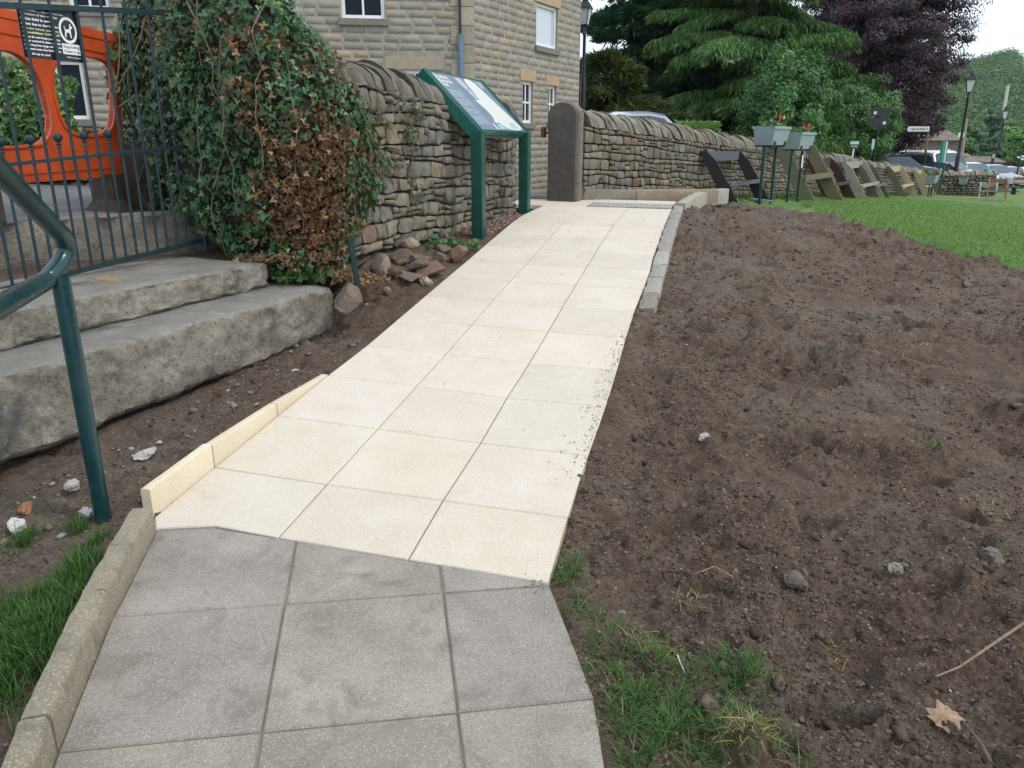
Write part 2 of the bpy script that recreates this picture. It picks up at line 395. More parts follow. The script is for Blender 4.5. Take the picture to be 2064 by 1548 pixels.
def ground_h(x, y):
    x = np.asarray(x, float); y = np.asarray(y, float)
    h = base_h(x, y); nd, c, r, c2, r2 = near_path(x, y)
    L = lawn_amount(x, y); soil = np.clip(1-L*3, 0, 1)
    side = np.clip((c-1.5)*2, 0, 1)                    # dug soil right of the path, dirt strip left
    amp = soil*(.42+.58*side)
    k = np.clip(nd/.35, 0, 1); k = k*k*(3-2*k)
    rr = np.hypot(x, y); wx = x+.10*fbm(x*3.1, y*3.1, 2, 15); wy = y+.10*fbm(x*3.1+7, y*3.1, 2, 16)
    big = fbm(x*1.7, y*1.7, 3, 21)*.055
    b1 = np.abs(fbm(wx*3.3, wy*4.6, 2, 31)); b2_ = np.abs(fbm(wx*8.7, wy*8.7, 2, 41)); b3 = np.abs(fbm(wx*18, wy*18, 2, 45))*np.clip(9/rr-.6, 0, 1)
    pm_ = .35+1.0*np.clip(fbm(x*1.15+5, y*1.15, 3, 91)*1.8+.5, 0, 1)          # raked smooth here, cloddy there
    ex = x+.018*fbm(x*22, y*22, 2, 17)+.006*vnoise(x*60, y*60, 19); ey = y+.018*fbm(x*22+9, y*22, 2, 18)+.006*vnoise(x*60+4, y*60, 20)
    pm_ = np.clip(fbm(x*.9+5, y*1.5, 3, 91)*2.2+.75, .12, 1.3)                 # raked smooth here, cloddy there
    bill = clods(ex, ey, .30, .5, .22, .50, .50, 701)*(.45+.55*pm_)+clods(ex, ey, .13, .7, .20, .50, .80, 711)*pm_+clods(ex, ey, .055, .75, .22, .52, .75, 721)*pm_*np.clip(10/rr-.6, 0, 1)
    bill = bill+fbm(wx*3.6, wy*5.2, 3, 31)*.042+fbm(wx*9, wy*12, 3, 33, gain=.6)*.036*pm_-.045
    pit = -np.clip(fbm(x*4.1+3, y*6.2, 2, 51)-.28, 0, 1)*.32
    fine = fbm(x*34, y*34, 3, 61, gain=.62)*.013*np.clip(7/rr-.5, 0, 1)+np.abs(fbm(x*62, y*62, 2, 71))*.010*np.clip(4.5/rr-.6, 0, 1)
    amp = amp*np.clip(.55+rr*.12, .6, 1); h = h+amp*(big+bill+pit)*(.12+.88*k)+soil*fine*(.35+.65*k)+(1-soil)*fbm(x*3, y*3, 3, 81)*.012
    # soil pulled up against the right edge of the path
    edge = np.exp(-((c-3.12)/.22)**2)*(r > -.8)*(r < 5.5); h = h+edge*.034*(.45+vnoise(x*5, y*5, 5))
    ins = nd < -.035-.05*np.clip(vnoise(x*5, y*5, 6)+.2, -.3, 1)*side*(r < 5.6)*(r > -.7)
    pz = np.where((r > -1.0) & (c > -.1) & (r2 > 1.35), pathz(c, r), O2[2]+c2*A2[2]+r2*B2[2])
    h = np.where(ins, np.minimum(h, pz-.07), h)
    h = np.where((nd < .03) & ~ins & (side < .5), np.minimum(h, pz-.012), h)
    return h
def polar(a0, a1, da, rs):
    al = a0 if isinstance(a0, np.ndarray) else np.arange(a0, a1, da); A_, R_ = np.meshgrid(al, rs); return R_*np.sin(A_), R_*np.cos(A_)
def grid_faces(nr, na):
    i = np.arange(nr-1)[:, None]*na+np.arange(na-1)[None]; i = i.ravel(); return np.c_[i, i+1, i+na+1, i+na]
rs = [.25, .4, .55, .7, .8, .9, 1.0]
while rs[-1] < 15.5: rs.append(rs[-1]+max(.0045, rs[-1]**2*.00075))
near_end = rs[-1]
ANG = np.concatenate([np.arange(R(-125), R(-43), .03), np.arange(R(-43), R(46), .0021), np.arange(R(46), R(120), .03)])
X, Y = polar(ANG, 0, 0, np.array(rs)); Z = ground_h(X, Y)
F = grid_faces(*X.shape); V = np.c_[X.ravel(), Y.ravel(), Z.ravel()]
fc = V[F].mean(axis=1)
tw = (fc[:, 0]-WR0[0])*WRD[0]+(fc[:, 1]-WR0[1])*WRD[1]; ow = (fc[:, 0]-WR0[0])*WRD[1]-(fc[:, 1]-WR0[1])*WRD[0]
wl0 = np.array([.06, 11.3]); wld = np.array([.301, .954]); owl = (fc[:, 0]-wl0[0])*wld[1]-(fc[:, 1]-wl0[1])*wld[0]
keep = (ow > -.15) & ~((owl < -.25) & (fc[:, 1] > 7.2)) & ~((fc[:, 1] > 11.9) & (fc[:, 0] < 1.0))
isl = lawn_amount(fc[:, 0], fc[:, 1]) > 0

def soil_material():
    m, t, bs, L = nodes_of('soil'); bs.inputs['Roughness'].default_value = .97; bs.inputs['Specular IOR Level'].default_value = .2
    n1 = noise(t, 1.1, 5, .6); n2 = noise(t, 11, 6, .65); n3 = noise(t, 75, 5, .7)
    base = ramp(t, n1, [(.34, (.100, .066, .049)), (.5, (.128, .091, .069)), (.66, (.136, .110, .089))])
    base = mixc(t, ramp(t, n2, [(.3, (.65,)*3), (.55, (0, 0, 0))]), base, (.048, .034, .027))
    base = mixc(t, ramp(t, n2, [(.56, (0, 0, 0)), (.8, (.7,)*3)]), base, (.215, .168, .130))
    base = mixc(t, ramp(t, n3, [(.53, (0, 0, 0)), (.72, (.8,)*3)]), base, (.27, .22, .17))
    base = mixc(t, ramp(t, n3, [(.22, (.9,)*3), (.44, (0, 0, 0))]), base, (.030, .023, .019))
    v = vor(t, 48); sp = t.nodes.new('ShaderNodeSeparateColor'); L(v.outputs['Color'], sp.inputs['Color'])
    f = mathn(t, 'MULTIPLY', ramp(t, sp.outputs[0], [(.955, (0, 0, 0)), (.97, (1,)*3)]), ramp(t, v.outputs['Distance'], [(.2, (.8,)*3), (.35, (0, 0, 0))]))
    base = mixc(t, f, base, (.34, .31, .27))
    L(base, bs.inputs['Base Color'])
    nb = bump(t, bs, noise(t, 34, 8, .72), 1.0, .02); bump(t, bs, noise(t, 160, 5, .7), .8, .005, nb)
    return m
def lawn_material():
    m, t, bs, L = nodes_of('lawn'); bs.inputs['Roughness'].default_value = .9; bs.inputs['Specular IOR Level'].default_value = .2
    n1 = noise(t, .9, 6, .6); n2 = noise(t, 14, 6, .7)
    base = ramp(t, n1, [(.3, (.11, .195, .055)), (.5, (.15, .245, .075)), (.72, (.22, .29, .105))])
    base = mixc(t, ramp(t, n2, [(.3, (.5,)*3), (.6, (0, 0, 0))]), base, (.04, .09, .025))
    base = mixc(t, ramp(t, noise(t, 40, 4, .7), [(.6, (0, 0, 0)), (.8, (.5,)*3)]), base, (.15, .23, .07))
    L(base, bs.inputs['Base Color']); bump(t, bs, noise(t, 55, 6, .75), 1.0, .03); return m
M['soil'] = soil_material(); M['lawn'] = lawn_material()
def sub(name, mask, mat):
    f = F[mask]; u, inv = np.unique(f, return_inverse=True)
    return mesh_np(name, V[u], inv.reshape(f.shape), mat, smooth=True)
tag(sub('soil', keep & ~isl, M['soil']), kind='structure')
tag(sub('lawn', keep & isl, M['lawn']), kind='structure')
# far lawn and the valley floor
rs2 = np.geomspace(near_end, 75, 150); X, Y = polar(np.concatenate([np.arange(R(2), R(50), .004), np.arange(R(50), R(115), .03)]), 0, 0, rs2); Z = ground_h(X, Y)
F = grid_faces(*X.shape); V = np.c_[X.ravel(), Y.ravel(), Z.ravel()]; fc = V[F].mean(axis=1)
ow = (fc[:, 0]-WR0[0])*WRD[1]-(fc[:, 1]-WR0[1])*WRD[0]
tag(sub('lawn', (ow > -.15), M['lawn']), kind='structure')
# road behind the walls
_hr = tps_fit([(-3, 6.3, -.57), (-4.5, 5, -.55), (-6, 10, -.52), (-10, 14, -.5), (-1.2, 9, -.72), (-1, 11, -.8), (.6, 12.2, -.83), (.8, 13.5, -.88), (0, 18, -1.1), (3, 16, -1.1), (8, 25, -1.75), (20, 40, -2.8), (45, 65, -4.0), (-20, 20, -.6), (0, 60, -3), (60, 110, -5), (20, 120, -5)])
def road_h(x, y): return _hr(x, y)
gx = np.concatenate([np.linspace(-14, 8, 90), np.linspace(9, 90, 60)]); gy = np.concatenate([np.linspace(4, 20, 70), np.linspace(21, 140, 70)])
X, Y = np.meshgrid(gx, gy); Z = road_h(X, Y); F = grid_faces(*X.shape); V = np.c_[X.ravel(), Y.ravel(), Z.ravel()]; fc = V[F].mean(axis=1)
ow = (fc[:, 0]-WR0[0])*WRD[1]-(fc[:, 1]-WR0[1])*WRD[0]; owl = (fc[:, 0]-wl0[0])*wld[1]-(fc[:, 1]-wl0[1])*wld[0]
of = (fc[:, 0]+2.75)*math.cos(R(46))-(fc[:, 1]-6.55)*math.sin(R(46))
tag(sub('road', (ow < .05) & ((owl < -.3) | (fc[:, 1] > 12.0)) & ((of < .0) | (fc[:, 1] > 7.0)), M['asphalt']), kind='structure')
# valley floor: one sheet to the horizon
X, Y = polar(R(-80), R(80), .05, np.geomspace(60, 900, 40)); Z = -6-.004*Y+fbm(X/90, Y/90, 3, 5)*2
tag(mesh_np('ground', np.c_[X.ravel(), Y.ravel(), Z.ravel()], grid_faces(*X.shape), M['lawn'], smooth=True), kind='structure')

# ================================================================ PAVING
Pm = {0:[(432.6,941.5),(658,976.2),(892.2,1008.3),(1144.8,1043)],1:[(559.8,837.6),(760.5,864.4),(968,893),(1185.5,918.3)],2:[(661.5,755.7),(839.2,778),(1021.5,801.5),(1220.6,821)],
3:[(740.3,695.3),(899,712.7),(1065.9,732.5),(1243.4,746.2)],4:[(804.8,640.4),(949.6,654.7),(1103.9,669.5),(1261.8,680)],5:[(858,595.4),(990.6,607.2),(1132.7,619),(1279.2,626.8)],
6:[(903.4,556.6),(1028,566.1),(1158.8,576.3),(1296.6,583)],7:[(943.5,523.5),(1059.7,532.8),(1181.1,539.6),(1310.6,544.3)],8:[(977.6,493.7),(1086.2,502.3),(1200.1,509.7),(1317.4,515.2)]}
def node(c, r):                   # corner of the slab grid, set on the camera ray of its image pixel
    if r in Pm and c in (0, 1, 2, 3): return PY(*Pm[r][c], PG(c, r)[1])
    return PG(c, r)
def slab_prism(mb, top, col, h=.05, cham=.006):
    top = [np.array(p, float) for p in top]; c = sum(top)/len(top); n = len(top)
    def inset(p, d): v = c-p; l = np.linalg.norm(v[:2]); return p+v*(d/l)
    o = [inset(p, .0042) for p in top]; i = [inset(p, .0042+cham) for p in top]
    vs = [p-np.array([0, 0, h]) for p in o]+[p-np.array([0, 0, cham*.8]) for p in o]+i
    fs = [tuple(range(2*n, 3*n))]
    for k in range(n):
        q = (k+1) % n; fs += [(k, q, n+q, n+k), (n+k, n+q, 2*n+q, 2*n+k)]
    mb.add(vs, fs, col)
new = MB()
def jit(): k = rnd.uniform(.92, 1.03); return (k*rnd.uniform(.99, 1.012), k, k*rnd.uniform(.97, 1.015))
SEAM = [PY(u, v, 0) if 0 else None for u, v in ()]
def on_new(u, v):                 # pixel on the plane of the first row
    n = np.cross(GA, GB); r = ray(u, v); return r*(np.dot(n, node(1, 0))/np.dot(n, r))
s0, s1, s2, s3, s4 = on_new(312, 1066), on_new(432, 1060), on_new(560, 1084), on_new(822, 1128), on_new(1106, 1174)
sl0 = on_new(309, 1043)
slab_prism(new, [s0, s1, s2, node(1, 0), node(0, 0), sl0], jit())
slab_prism(new, [s2, s3, node(2, 0), node(1, 0)], jit())
slab_prism(new, [s3, s4, node(3, 0), node(2, 0)], jit())
for r in range(0, 14):
    for c in range(3):
        if r >= 13 and c >= 2: continue
        a, b_, c_, d = node(c, r), node(c+1, r), node(c+1, r+1), node(c, r+1)
        slab_prism(new, [a, b_, c_, d], jit())
# the landing at the gate
def land(c0, c1, r0, r1): slab_prism(new, [PG(c0, r0), PG(c1, r0), PG(c1, r1), PG(c0, r1)], jit())
land(-.9, 0, 13, 14); land(-.9, 0, 14, 14.9); land(0, 1, 14, 14.9); land(1, 2, 14, 14.9); land(-1.9, -.9, 13.2, 14.9)
land(2, 3, 14.1, 14.9)
pth = tag(new.build('path', M['cream'], colors=True), kind='structure')
base = MB()
for r in range(0, 14):
    for c in range(3):
        q = [node(c, r), node(c+1, r), node(c+1, r+1), node(c, r+1)]; base.add([p-np.array([0, 0, .011]) for p in q], [(0, 1, 2, 3)])
q = [s1, s4, node(3, 0), node(0, 0)]; base.add([p-np.array([0, 0, .016]) for p in q], [(0, 1, 2, 3)])
tag(base.build('path_bedding', M['joint']), kind='structure')
# ribbed slab by the kerb
tr = MB()
for k in range(17):
    c0 = 1.05+k*.112; p = [PG(c0, 13.05), PG(c0+.066, 13.05), PG(c0+.066, 13.95), PG(c0, 13.95)]
    tr.add([v+np.array([0, 0, dz]) for dz in (0, .012) for v in p], [(4, 5, 6, 7), (0, 1, 5, 4), (1, 2, 6, 5), (2, 3, 7, 6), (3, 0, 4, 7)])
p = [PG(1.02, 13.02), PG(2.98, 13.02), PG(2.98, 13.98), PG(1.02, 13.98)]; tr.add([v+np.array([0, 0, .004]) for v in p], [(0, 1, 2, 3)])
M['ribs'] = simple('ribbed_concrete', (.33, .31, .30), .8, var=.15)
tag(tr.build('ribbed_paving_slab', M['ribs']), 'grey ribbed warning slab set in the cream paving below the step kerb', 'paving slab')

# old grey slabs, cut along the seam
def clip(poly, a, b):             # keep the side left of a->b (xy)
    out = []
    for i in range(len(poly)):
        p, q = poly[i], poly[(i+1) % len(poly)]
        dp = (b[0]-a[0])*(p[1]-a[1])-(b[1]-a[1])*(p[0]-a[0]); dq = (b[0]-a[0])*(q[1]-a[1])-(b[1]-a[1])*(q[0]-a[0])
        if dp >= 0: out.append(p)
        if dp*dq < 0: out.append(p+(q-p)*(dp/(dp-dq)))
    return out
def G2(c, r): return O2+c*A2+r*B2
def on_old(u, v): n = np.cross(A2, B2); r = ray(u, v); return r*(np.dot(n, O2)/np.dot(n, r))
e0, e1, e2, e3 = on_old(314, 1070), on_old(225, 1246), on_old(118, 1512), on_old(40, 1720)
f0, f1, f2, f3 = on_old(1107, 1178), on_old(1168, 1330), on_old(1198, 1405), on_old(1236, 1640)
g0, g1, g2 = on_old(310, 1069), on_old(432, 1062), on_old(1110, 1177)
old = MB()
for r in range(-4, 3):
    for c in range(-2, 3):
        po = [G2(c, r), G2(c+1, r), G2(c+1, r+1), G2(c, r+1)]
        for a, b_ in ((g2, g1), (g1, g0), (f3, f2), (f2, f0), (e0, e1), (e1, e2), (e2, e3)):
            if len(po) > 2: po = clip(po, a, b_)
        if len(po) > 2:
            ar = abs(sum(po[i][0]*po[(i+1) % len(po)][1]-po[i][1]*po[(i+1) % len(po)][0] for i in range(len(po))))/2
            if ar > .004:
                k = rnd.uniform(.9, 1.06); dz = rnd.uniform(-.002, .003)
                slab_prism(old, [p+np.array([0, 0, dz]) for p in po], (k, k*rnd.uniform(.97, 1.0), k*rnd.uniform(.94, 1.0)), cham=.009)
tag(old.build('pavement', M['grey'], colors=True), kind='structure')
bb = MB().add([p-np.array([0, 0, .007]) for p in (e3, f3, f2, f0, g1, e0, e1, e2)], [tuple(range(8))])
tag(bb.build('pavement_bedding', M['joint']), kind='structure')

# ---------------- edging stones
def kerb_piece(name, mat, P, side, h0, h1, t, label, cat, group, below=.12, b=.012, rough=.004, seed=0, bull=False):
    """P: two points on the foot of the visible face; side: unit xy vector pointing away from the paving"""
    a, b2 = np.array(P[0], float), np.array(P[1], float); n = 14
    d = (b2-a); L_ = np.linalg.norm(d[:2]); d = d/np.linalg.norm(d); a = a+d*.004; b2 = b2-d*.004
    sv = np.array([side[0], side[1], 0.0])
    prof = [(0, -below), (0, .0), (0, None), (b*.3, 'c1'), (b, 'top'), (t-b, 'top'), (t-b*.3, 'c1'), (t, None), (t, -below)]
    vs = []
    for i in range(n+1):
        f = i/n; p = a+(b2-a)*f; h = h0+(h1-h0)*f
        for (o, z) in prof:
            zz = {None: h-b, 'c1': h-b*.3, 'top': h}[z] if not isinstance(z, (int, float)) else z
            if bull and o < t*.5 and z in (None, 'c1'): zz -= .006
            q = p+sv*o+np.array([0, 0, zz])
            nn = rough*np.array([fbm(q[0]*14, q[1]*14, 3, seed, z=q[2]*14), fbm(q[0]*14, q[1]*14, 3, seed+5, z=q[2]*14), fbm(q[0]*14+3, q[1]*14, 3, seed+9, z=q[2]*14)])
            vs.append(q+nn)
    k = len(prof); fs = []
    for i in range(n):
        for j in range(k-1): fs.append((i*k+j, i*k+j+1, (i+1)*k+j+1, (i+1)*k+j))
    fs += [tuple(range(k)), tuple(n*k+j for j in range(k))]
    mb = MB().add([v-a for v in vs], fs, tuple(rnd.uniform(.9, 1.05) for _ in range(1))*3)
    o = mb.build(name, mat, smooth=True, colors=True); o.location = tuple(map(float, a)); return tag(o, label, cat, group)
LS = -GA[:2]/np.linalg.norm(GA[:2])
ed = [(sl0, node(0, 0), .135, .125, 'yellow cream edging stone nearest the camera, touching the old grey kerb'),
      (node(0, 0), node(0, 1), .118, .072, 'middle of the three new cream edging stones on the left of the path'),
      (node(0, 1), node(0, 2), .07, .004, 'farthest new cream edging stone, sinking away to nothing beside the path')]
for i, (a, b_, h0, h1, lb) in enumerate(ed):
    kerb_piece('edging_stone', M['edging_new'], (a, b_), LS, h0, h1, .05, lb, 'edging stone', 'new cream edging stones left of the path', rough=.0012, b=.008, seed=i)
def side_of(a, b_, left=True): d = (b_-a)[:2]; d = d/np.linalg.norm(d); return np.array([-d[1], d[0]])*(1 if left else -1)
oe = [(e0, e1, .115, .12, 'weathered grey edging stone meeting the new cream edging'), (e1, e2, .12, .125, 'mossy old edging stone in the middle of the left side of the grey paving'), (e2, e3, .12, .12, 'old edging stone at the bottom left corner of the picture')]
for i, (a, b_, h0, h1, lb) in enumerate(oe):
    kerb_piece('edging_stone', M['edging_old'], (b_, a), side_of(b_, a), h1, h0, .085, lb, 'edging stone', 'old weathered edging stones', b=.013, rough=.008, seed=20+i, bull=True)
# right hand kerb of reclaimed setts
RS = GA[:2]/np.linalg.norm(GA[:2])
M['sett'] = stone_mat('kerb_stone', dark=.6, lichen=.7, stain=.5, sc_=1.3)
M['stepstone'] = stone_mat('step_stone', dark=.62, lichen=.2, stain=.6, sc_=.9)
def sett(P, side, h0, h1, t, c, label, group, **k):
    o = kerb_piece('kerb_stone', k.pop('mat', M['sett']), P, side, h0, h1, t, label, 'kerb stone', group, **k)
    a = o.data.color_attributes['col']; cc = np.ones((len(o.data.vertices), 4), np.float32); cc[:, :3] = c; a.data.foreach_set('color', cc.ravel()); return o
js = [5.05, 5.75, 6.6, 7.35, 8.15, 9.3, 10.1, 11.2, 12.2, 13.4]
names = ['dark broken end stone of the right kerb, nearest the camera', 'pale grey kerb stone second from the near end', 'lichen spotted grey kerb stone third from the near end', 'mid grey kerb stone fourth from the near end',
         'smooth bluish kerb stone fifth from the near end', 'bluish kerb stone just before the dark joint', 'kerb stone just past the dark joint', 'pale kerb stone eighth from the near end', 'last straight kerb stone before the corner by the step']
for i in range(len(js)-1):
    off = np.r_[RS*.012, 0]
    g = rnd.uniform(.26, .40); c = (g, g*.95, g*.87) if i else (.24, .22, .18)
    sett((PG(3, js[i])+off, PG(3, js[i+1])+off), RS, .022, .024, .135, c, names[i], 'right hand kerb stones', rough=.022, b=.016, seed=40+i, below=.2)
cn = [PG(3, 13.4)+np.array([.02, 0, .03]), gpt(1405, 392)+np.array([0, 0, .06]), gpt(1430, 388)+np.array([0, 0, .06]), gpt(1452, 386)+np.array([0, 0, .06])]
cn[1] = PY(1402, 391, 12.35); cn[2] = PY(1428, 386, 12.8); cn[3] = PY(1452, 384, 13.2)
for i in range(3):
    sett((cn[i], cn[i+1]), side_of(cn[i], cn[i+1], False), .03, .035, .15, (.36, .34, .28), ['pale kerb stone turning the corner towards the wall', 'small kerb stone in the short run to the wall', 'last kerb stone against the wall base'][i],
         'right hand kerb stones', rough=.008, b=.012, seed=60+i, below=.2)
st = [PY(1157, 400, 12.02), PY(1283, 400, 12.08), PY(1448, 399, 12.4)]
for i, lb in enumerate(('grey stone step kerb beside the gatepost', 'ochre stained stone step kerb on the right of the pair')):
    sett((st[i], st[i+1]), side_of(st[i], st[i+1]), .125, .125, .2, ((.25, .22, .18), (.30, .24, .175))[i], lb, 'step kerbs at the head of the path', rough=.006, b=.012, seed=70+i, mat=M['stepstone'], below=.1)
# trampled earth between that kerb and the wall
em = MB().add([st[0]+np.array([0, .15, .09]), st[2]+np.array([0, .15, .09]), np.array([4.4, 16.0, -1.0]), np.array([1.2, 12.9, -.70])], [(0, 1, 2, 3)])
tag(em.build('soil', M['soil']), kind='structure')

# ================================================================ MASONRY
def masonry(L, z0, z1, ch, cw, colf, n=5, gap=.008, bulge=.03, wob=.012, sq=7, holes=(), seed=1, split=.12, jit=.25, zfun=None, back=.06, tilt=0.0, rough=.006):
    """stones of one wall face in local coords: x along, y into the wall, z up. Returns V, F, C"""
    r_ = random.Random(seed); Vs = []; Cs = []; quads = []
    z = z0; k = 0
    rows = []
    while z < z1-1e-4:
        h = r_.uniform(*ch); h = min(h, z1-z) if z1-z > ch[0]*1.4 else z1-z
        rows.append((z, z+h)); z += h
    def zl(x, zc, row): return zc+(wob*2.2*float(vnoise(x*1.7, row*3.7, seed)) if 0 < row < len(rows) else 0)
    for ri, (a, b) in enumerate(rows):
        segs = [(0, L)]
        for (hx0, hx1, hz0, hz1) in holes:
            if b > hz0+.02 and a < hz1-.02:
                ns = []
                for (p, q) in segs:
                    if hx1 <= p or hx0 >= q: ns.append((p, q))
                    else:
                        if hx0 > p: ns.append((p, hx0))
                        if hx1 < q: ns.append((hx1, q))
                segs = ns
        for (p, q) in segs:
            x = p
            while x < q-1e-4:
                wd = r_.uniform(*cw); wd = wd if q-x-wd > cw[0]*.6 else q-x
                s1_ = r_.uniform(-jit, jit)*(b-a)*.4 if x > p else 0
                parts = [(0, 1)]
                if r_.random() < split and b-a > ch[0]*1.2: m = r_.uniform(.35, .65); parts = [(0, m), (m, 1)]
                for (lo, hi) in parts:
                    zz = [zl(x, a, ri), zl(x+wd, a, ri), zl(x+wd, b, ri+1), zl(x, b, ri+1)]
                    bl = zz[0]+(zz[3]-zz[0])*lo; br = zz[1]+(zz[2]-zz[1])*lo; tl = zz[0]+(zz[3]-zz[0])*hi; trr = zz[1]+(zz[2]-zz[1])*hi
                    quads.append(((x+gap/2, bl+gap/2), (x+wd-gap/2, br+gap/2), (x+wd-gap/2+r_.uniform(-wob, wob), trr-gap/2), (x+gap/2+r_.uniform(-wob, wob), tl-gap/2), r_.uniform(-.35, 1), colf(r_)))
                x += wd
    N = len(quads); g = np.array({4: [-1, -.86, .86, 1], 5: [-1, -.88, 0, .88, 1], 6: [-1, -.92, -.5, .5, .92, 1], 7: [-1, -.93, -.6, 0, .6, .93, 1]}[n]); A_, B_ = np.meshgrid(g, g); A_ = A_.ravel(); B_ = B_.ravel()
    e = np.maximum(abs(A_), abs(B_)); rr = (abs(A_)**sq+abs(B_)**sq)**(1/sq)+1e-9; s_ = e/rr; a2 = A_*s_; b2 = B_*s_
    Q = np.array([[q[0], q[1], q[2], q[3]] for q in quads]); u = (a2+1)/2; v = (b2+1)/2
    P = (Q[:, 0, None]*((1-u)*(1-v))[None, :, None]+Q[:, 1, None]*(u*(1-v))[None, :, None]+Q[:, 2, None]*(u*v)[None, :, None]+Q[:, 3, None]*((1-u)*v)[None, :, None])
    pr = np.array([q[4] for q in quads])[:, None]
    dep = bulge*(1-e**4)[None]*np.ones((N, 1))*.8+pr*bulge*.7
    dep = np.where(e[None] > .99, -back, dep)
    tx = rng.uniform(-1, 1, (N, 1)); tz = rng.uniform(-1, 1, (N, 1)); dep = dep+np.where(e[None] > .99, 0, bulge*.35*(tx*A_[None]+tz*B_[None]))
    V_ = np.stack([P[..., 0], -dep, P[..., 1]], -1).reshape(-1, 3)
    V_[:, 1] += rough*2*fbm(V_[:, 0]*16, V_[:, 2]*16, 3, seed+3)*(V_[:, 1] < back*.5)
    V_[:, 0] += rough*fbm(V_[:, 0]*11, V_[:, 2]*11, 2, seed+4); V_[:, 2] += rough*fbm(V_[:, 0]*11, V_[:, 2]*11, 2, seed+6)
    f = grid_faces(n, n)[:, ::-1]; F_ = (np.arange(N)[:, None, None]*n*n+f[None]).reshape(-1, 4)
    C_ = np.repeat(np.array([q[5] for q in quads]), n*n, axis=0)
    if zfun is not None: V_[:, 2] += zfun(V_[:, 0])
    return V_, F_[:, ::-1], C_
def rubble_col(r_):
    k = r_.uniform(.70, 1.12); t = r_.random()
    c = (.225, .20, .155) if t < .5 else (.195, .185, .165) if t < .84 else (.255, .21, .145) if t < .96 else (.22, .145, .105)
    return tuple(x*k for x in c)
def ashlar_col(r_):
    k = r_.uniform(.84, 1.1); t = r_.random(); c = (.285, .262, .222) if t < .6 else (.28, .255, .215) if t < .88 else (.36, .29, .20)
    return tuple(x*k for x in c)
def coping(L, h, w, colf, lean=.35, seed=3, smooth_=False, tw=(.1, .22), zfun=None):
    """cock-and-hen coping: stones set on edge and leaning along the wall"""
    r_ = random.Random(seed); Vs, Fs, Cs = [], [], []; x = 0; n = 7
    while x < L:
        t = r_.uniform(*tw); hh = h*r_.uniform(.78, 1.14); dx = lean*hh*r_.uniform(.8, 1.25); kt = r_.uniform(-.25, .15); c = colf(r_)
        m = 9; vs = []
        for i, sx in enumerate(np.linspace(0, 1, 4)):
            for j in range(m):
                ph = math.pi*j/(m-1)                 # half-round profile from face to back
                y = -math.cos(ph)*w/2*(1.0+.0*sx)+w/2; zz = (max(0, math.sin(ph))**.7)*hh*(1+kt*(sx-.5))
                xe = (-.5+sx)*t*(.93 if i in (1, 2) else .86)
                k_ = 1.0 if i in (1, 2) else .95
                q = np.array([x+t/2+xe+dx*(1-zz/hh)*1.0, (y-w/2)*k_+w/2, zz*k_])
                q += .020*np.array([fbm(q[0]*9, q[1]*9, 2, seed, z=q[2]*9), 1.6*fbm(q[0]*7+9, q[1]*7, 2, seed, z=q[2]*7), fbm(q[0]*9, q[1]*9+7, 2, seed, z=q[2]*9)])
                vs.append(q)
        o = sum(len(v) for v in Vs); Vs.append(vs); Cs += [c]*len(vs)
        for i in range(3):
            for j in range(m-1): Fs.append((o+i*m+j, o+i*m+j+1, o+(i+1)*m+j+1, o+(i+1)*m+j))
        for i in (0, 3): Fs.append(tuple(o+i*m+j for j in range(m)))
        x += t*.97
    V_ = np.array([v for b_ in Vs for v in b_])
    if zfun is not None: V_[:, 2] += zfun(V_[:, 0])
    return V_, Fs, np.array(Cs)
def kcol(r_, c, a=.78, b=1.2): k = r_.uniform(a, b); return tuple(x*k for x in c)
def frame(origin, az):            # local x along azimuth az, local y = into the wall (left of travel)
    return Matrix.Translation(Vector([float(c) for c in origin])) @ Matrix.Rotation(math.pi/2-R(az), 4, 'Z')
def mesh_smooth(o, ang=50):
    me = o.data; me.polygons.foreach_set('use_smooth', np.ones(len(me.polygons), bool))
    try: me.set_sharp_from_angle(angle=R(ang))
    except Exception: pass
    return o
# --- left dry stone wall (runs behind the notice board and under the ivy)
AZL = math.degrees(math.atan2(.301, .954)); LW0 = np.array([.06, 11.3])-np.array([.301, .954])*4.85; LWL = 4.85
root = empty('dry_stone_wall', (LW0[0], LW0[1], -1.12), math.pi/2-R(AZL), 'brown dry stone wall with leaning cap stones behind the green notice board', 'stone wall')
lz = lambda x: .17*(1-np.asarray(x)/LWL)
V_, F_, C_ = masonry(LWL-.03, 0, 1.43, (.06, .155), (.10, .33), rubble_col, n=7, gap=.012, bulge=.024, wob=.022, sq=8, seed=5, split=.28, back=.1, rough=.016, zfun=lz)
mesh_smooth(mesh_np('rubble_courses', V_, F_, M['drystone'], root, C_), 60)
V_, F_, C_ = coping(LWL, .25, .50, lambda r_: kcol(r_, (.17, .155, .13)), lean=.5, seed=8, tw=(.09, .24), zfun=lz); V_[:, 2] += 1.42; V_[:, 0] -= .08; V_[:, 1] += .0
mesh_smooth(mesh_np('coping', V_, F_, M['drystone'], root, C_), 60)
MB().box((-.0, .05, -.2), (LWL-.03, .45, 1.43)).build('wall_core', M['wallcore'], root)
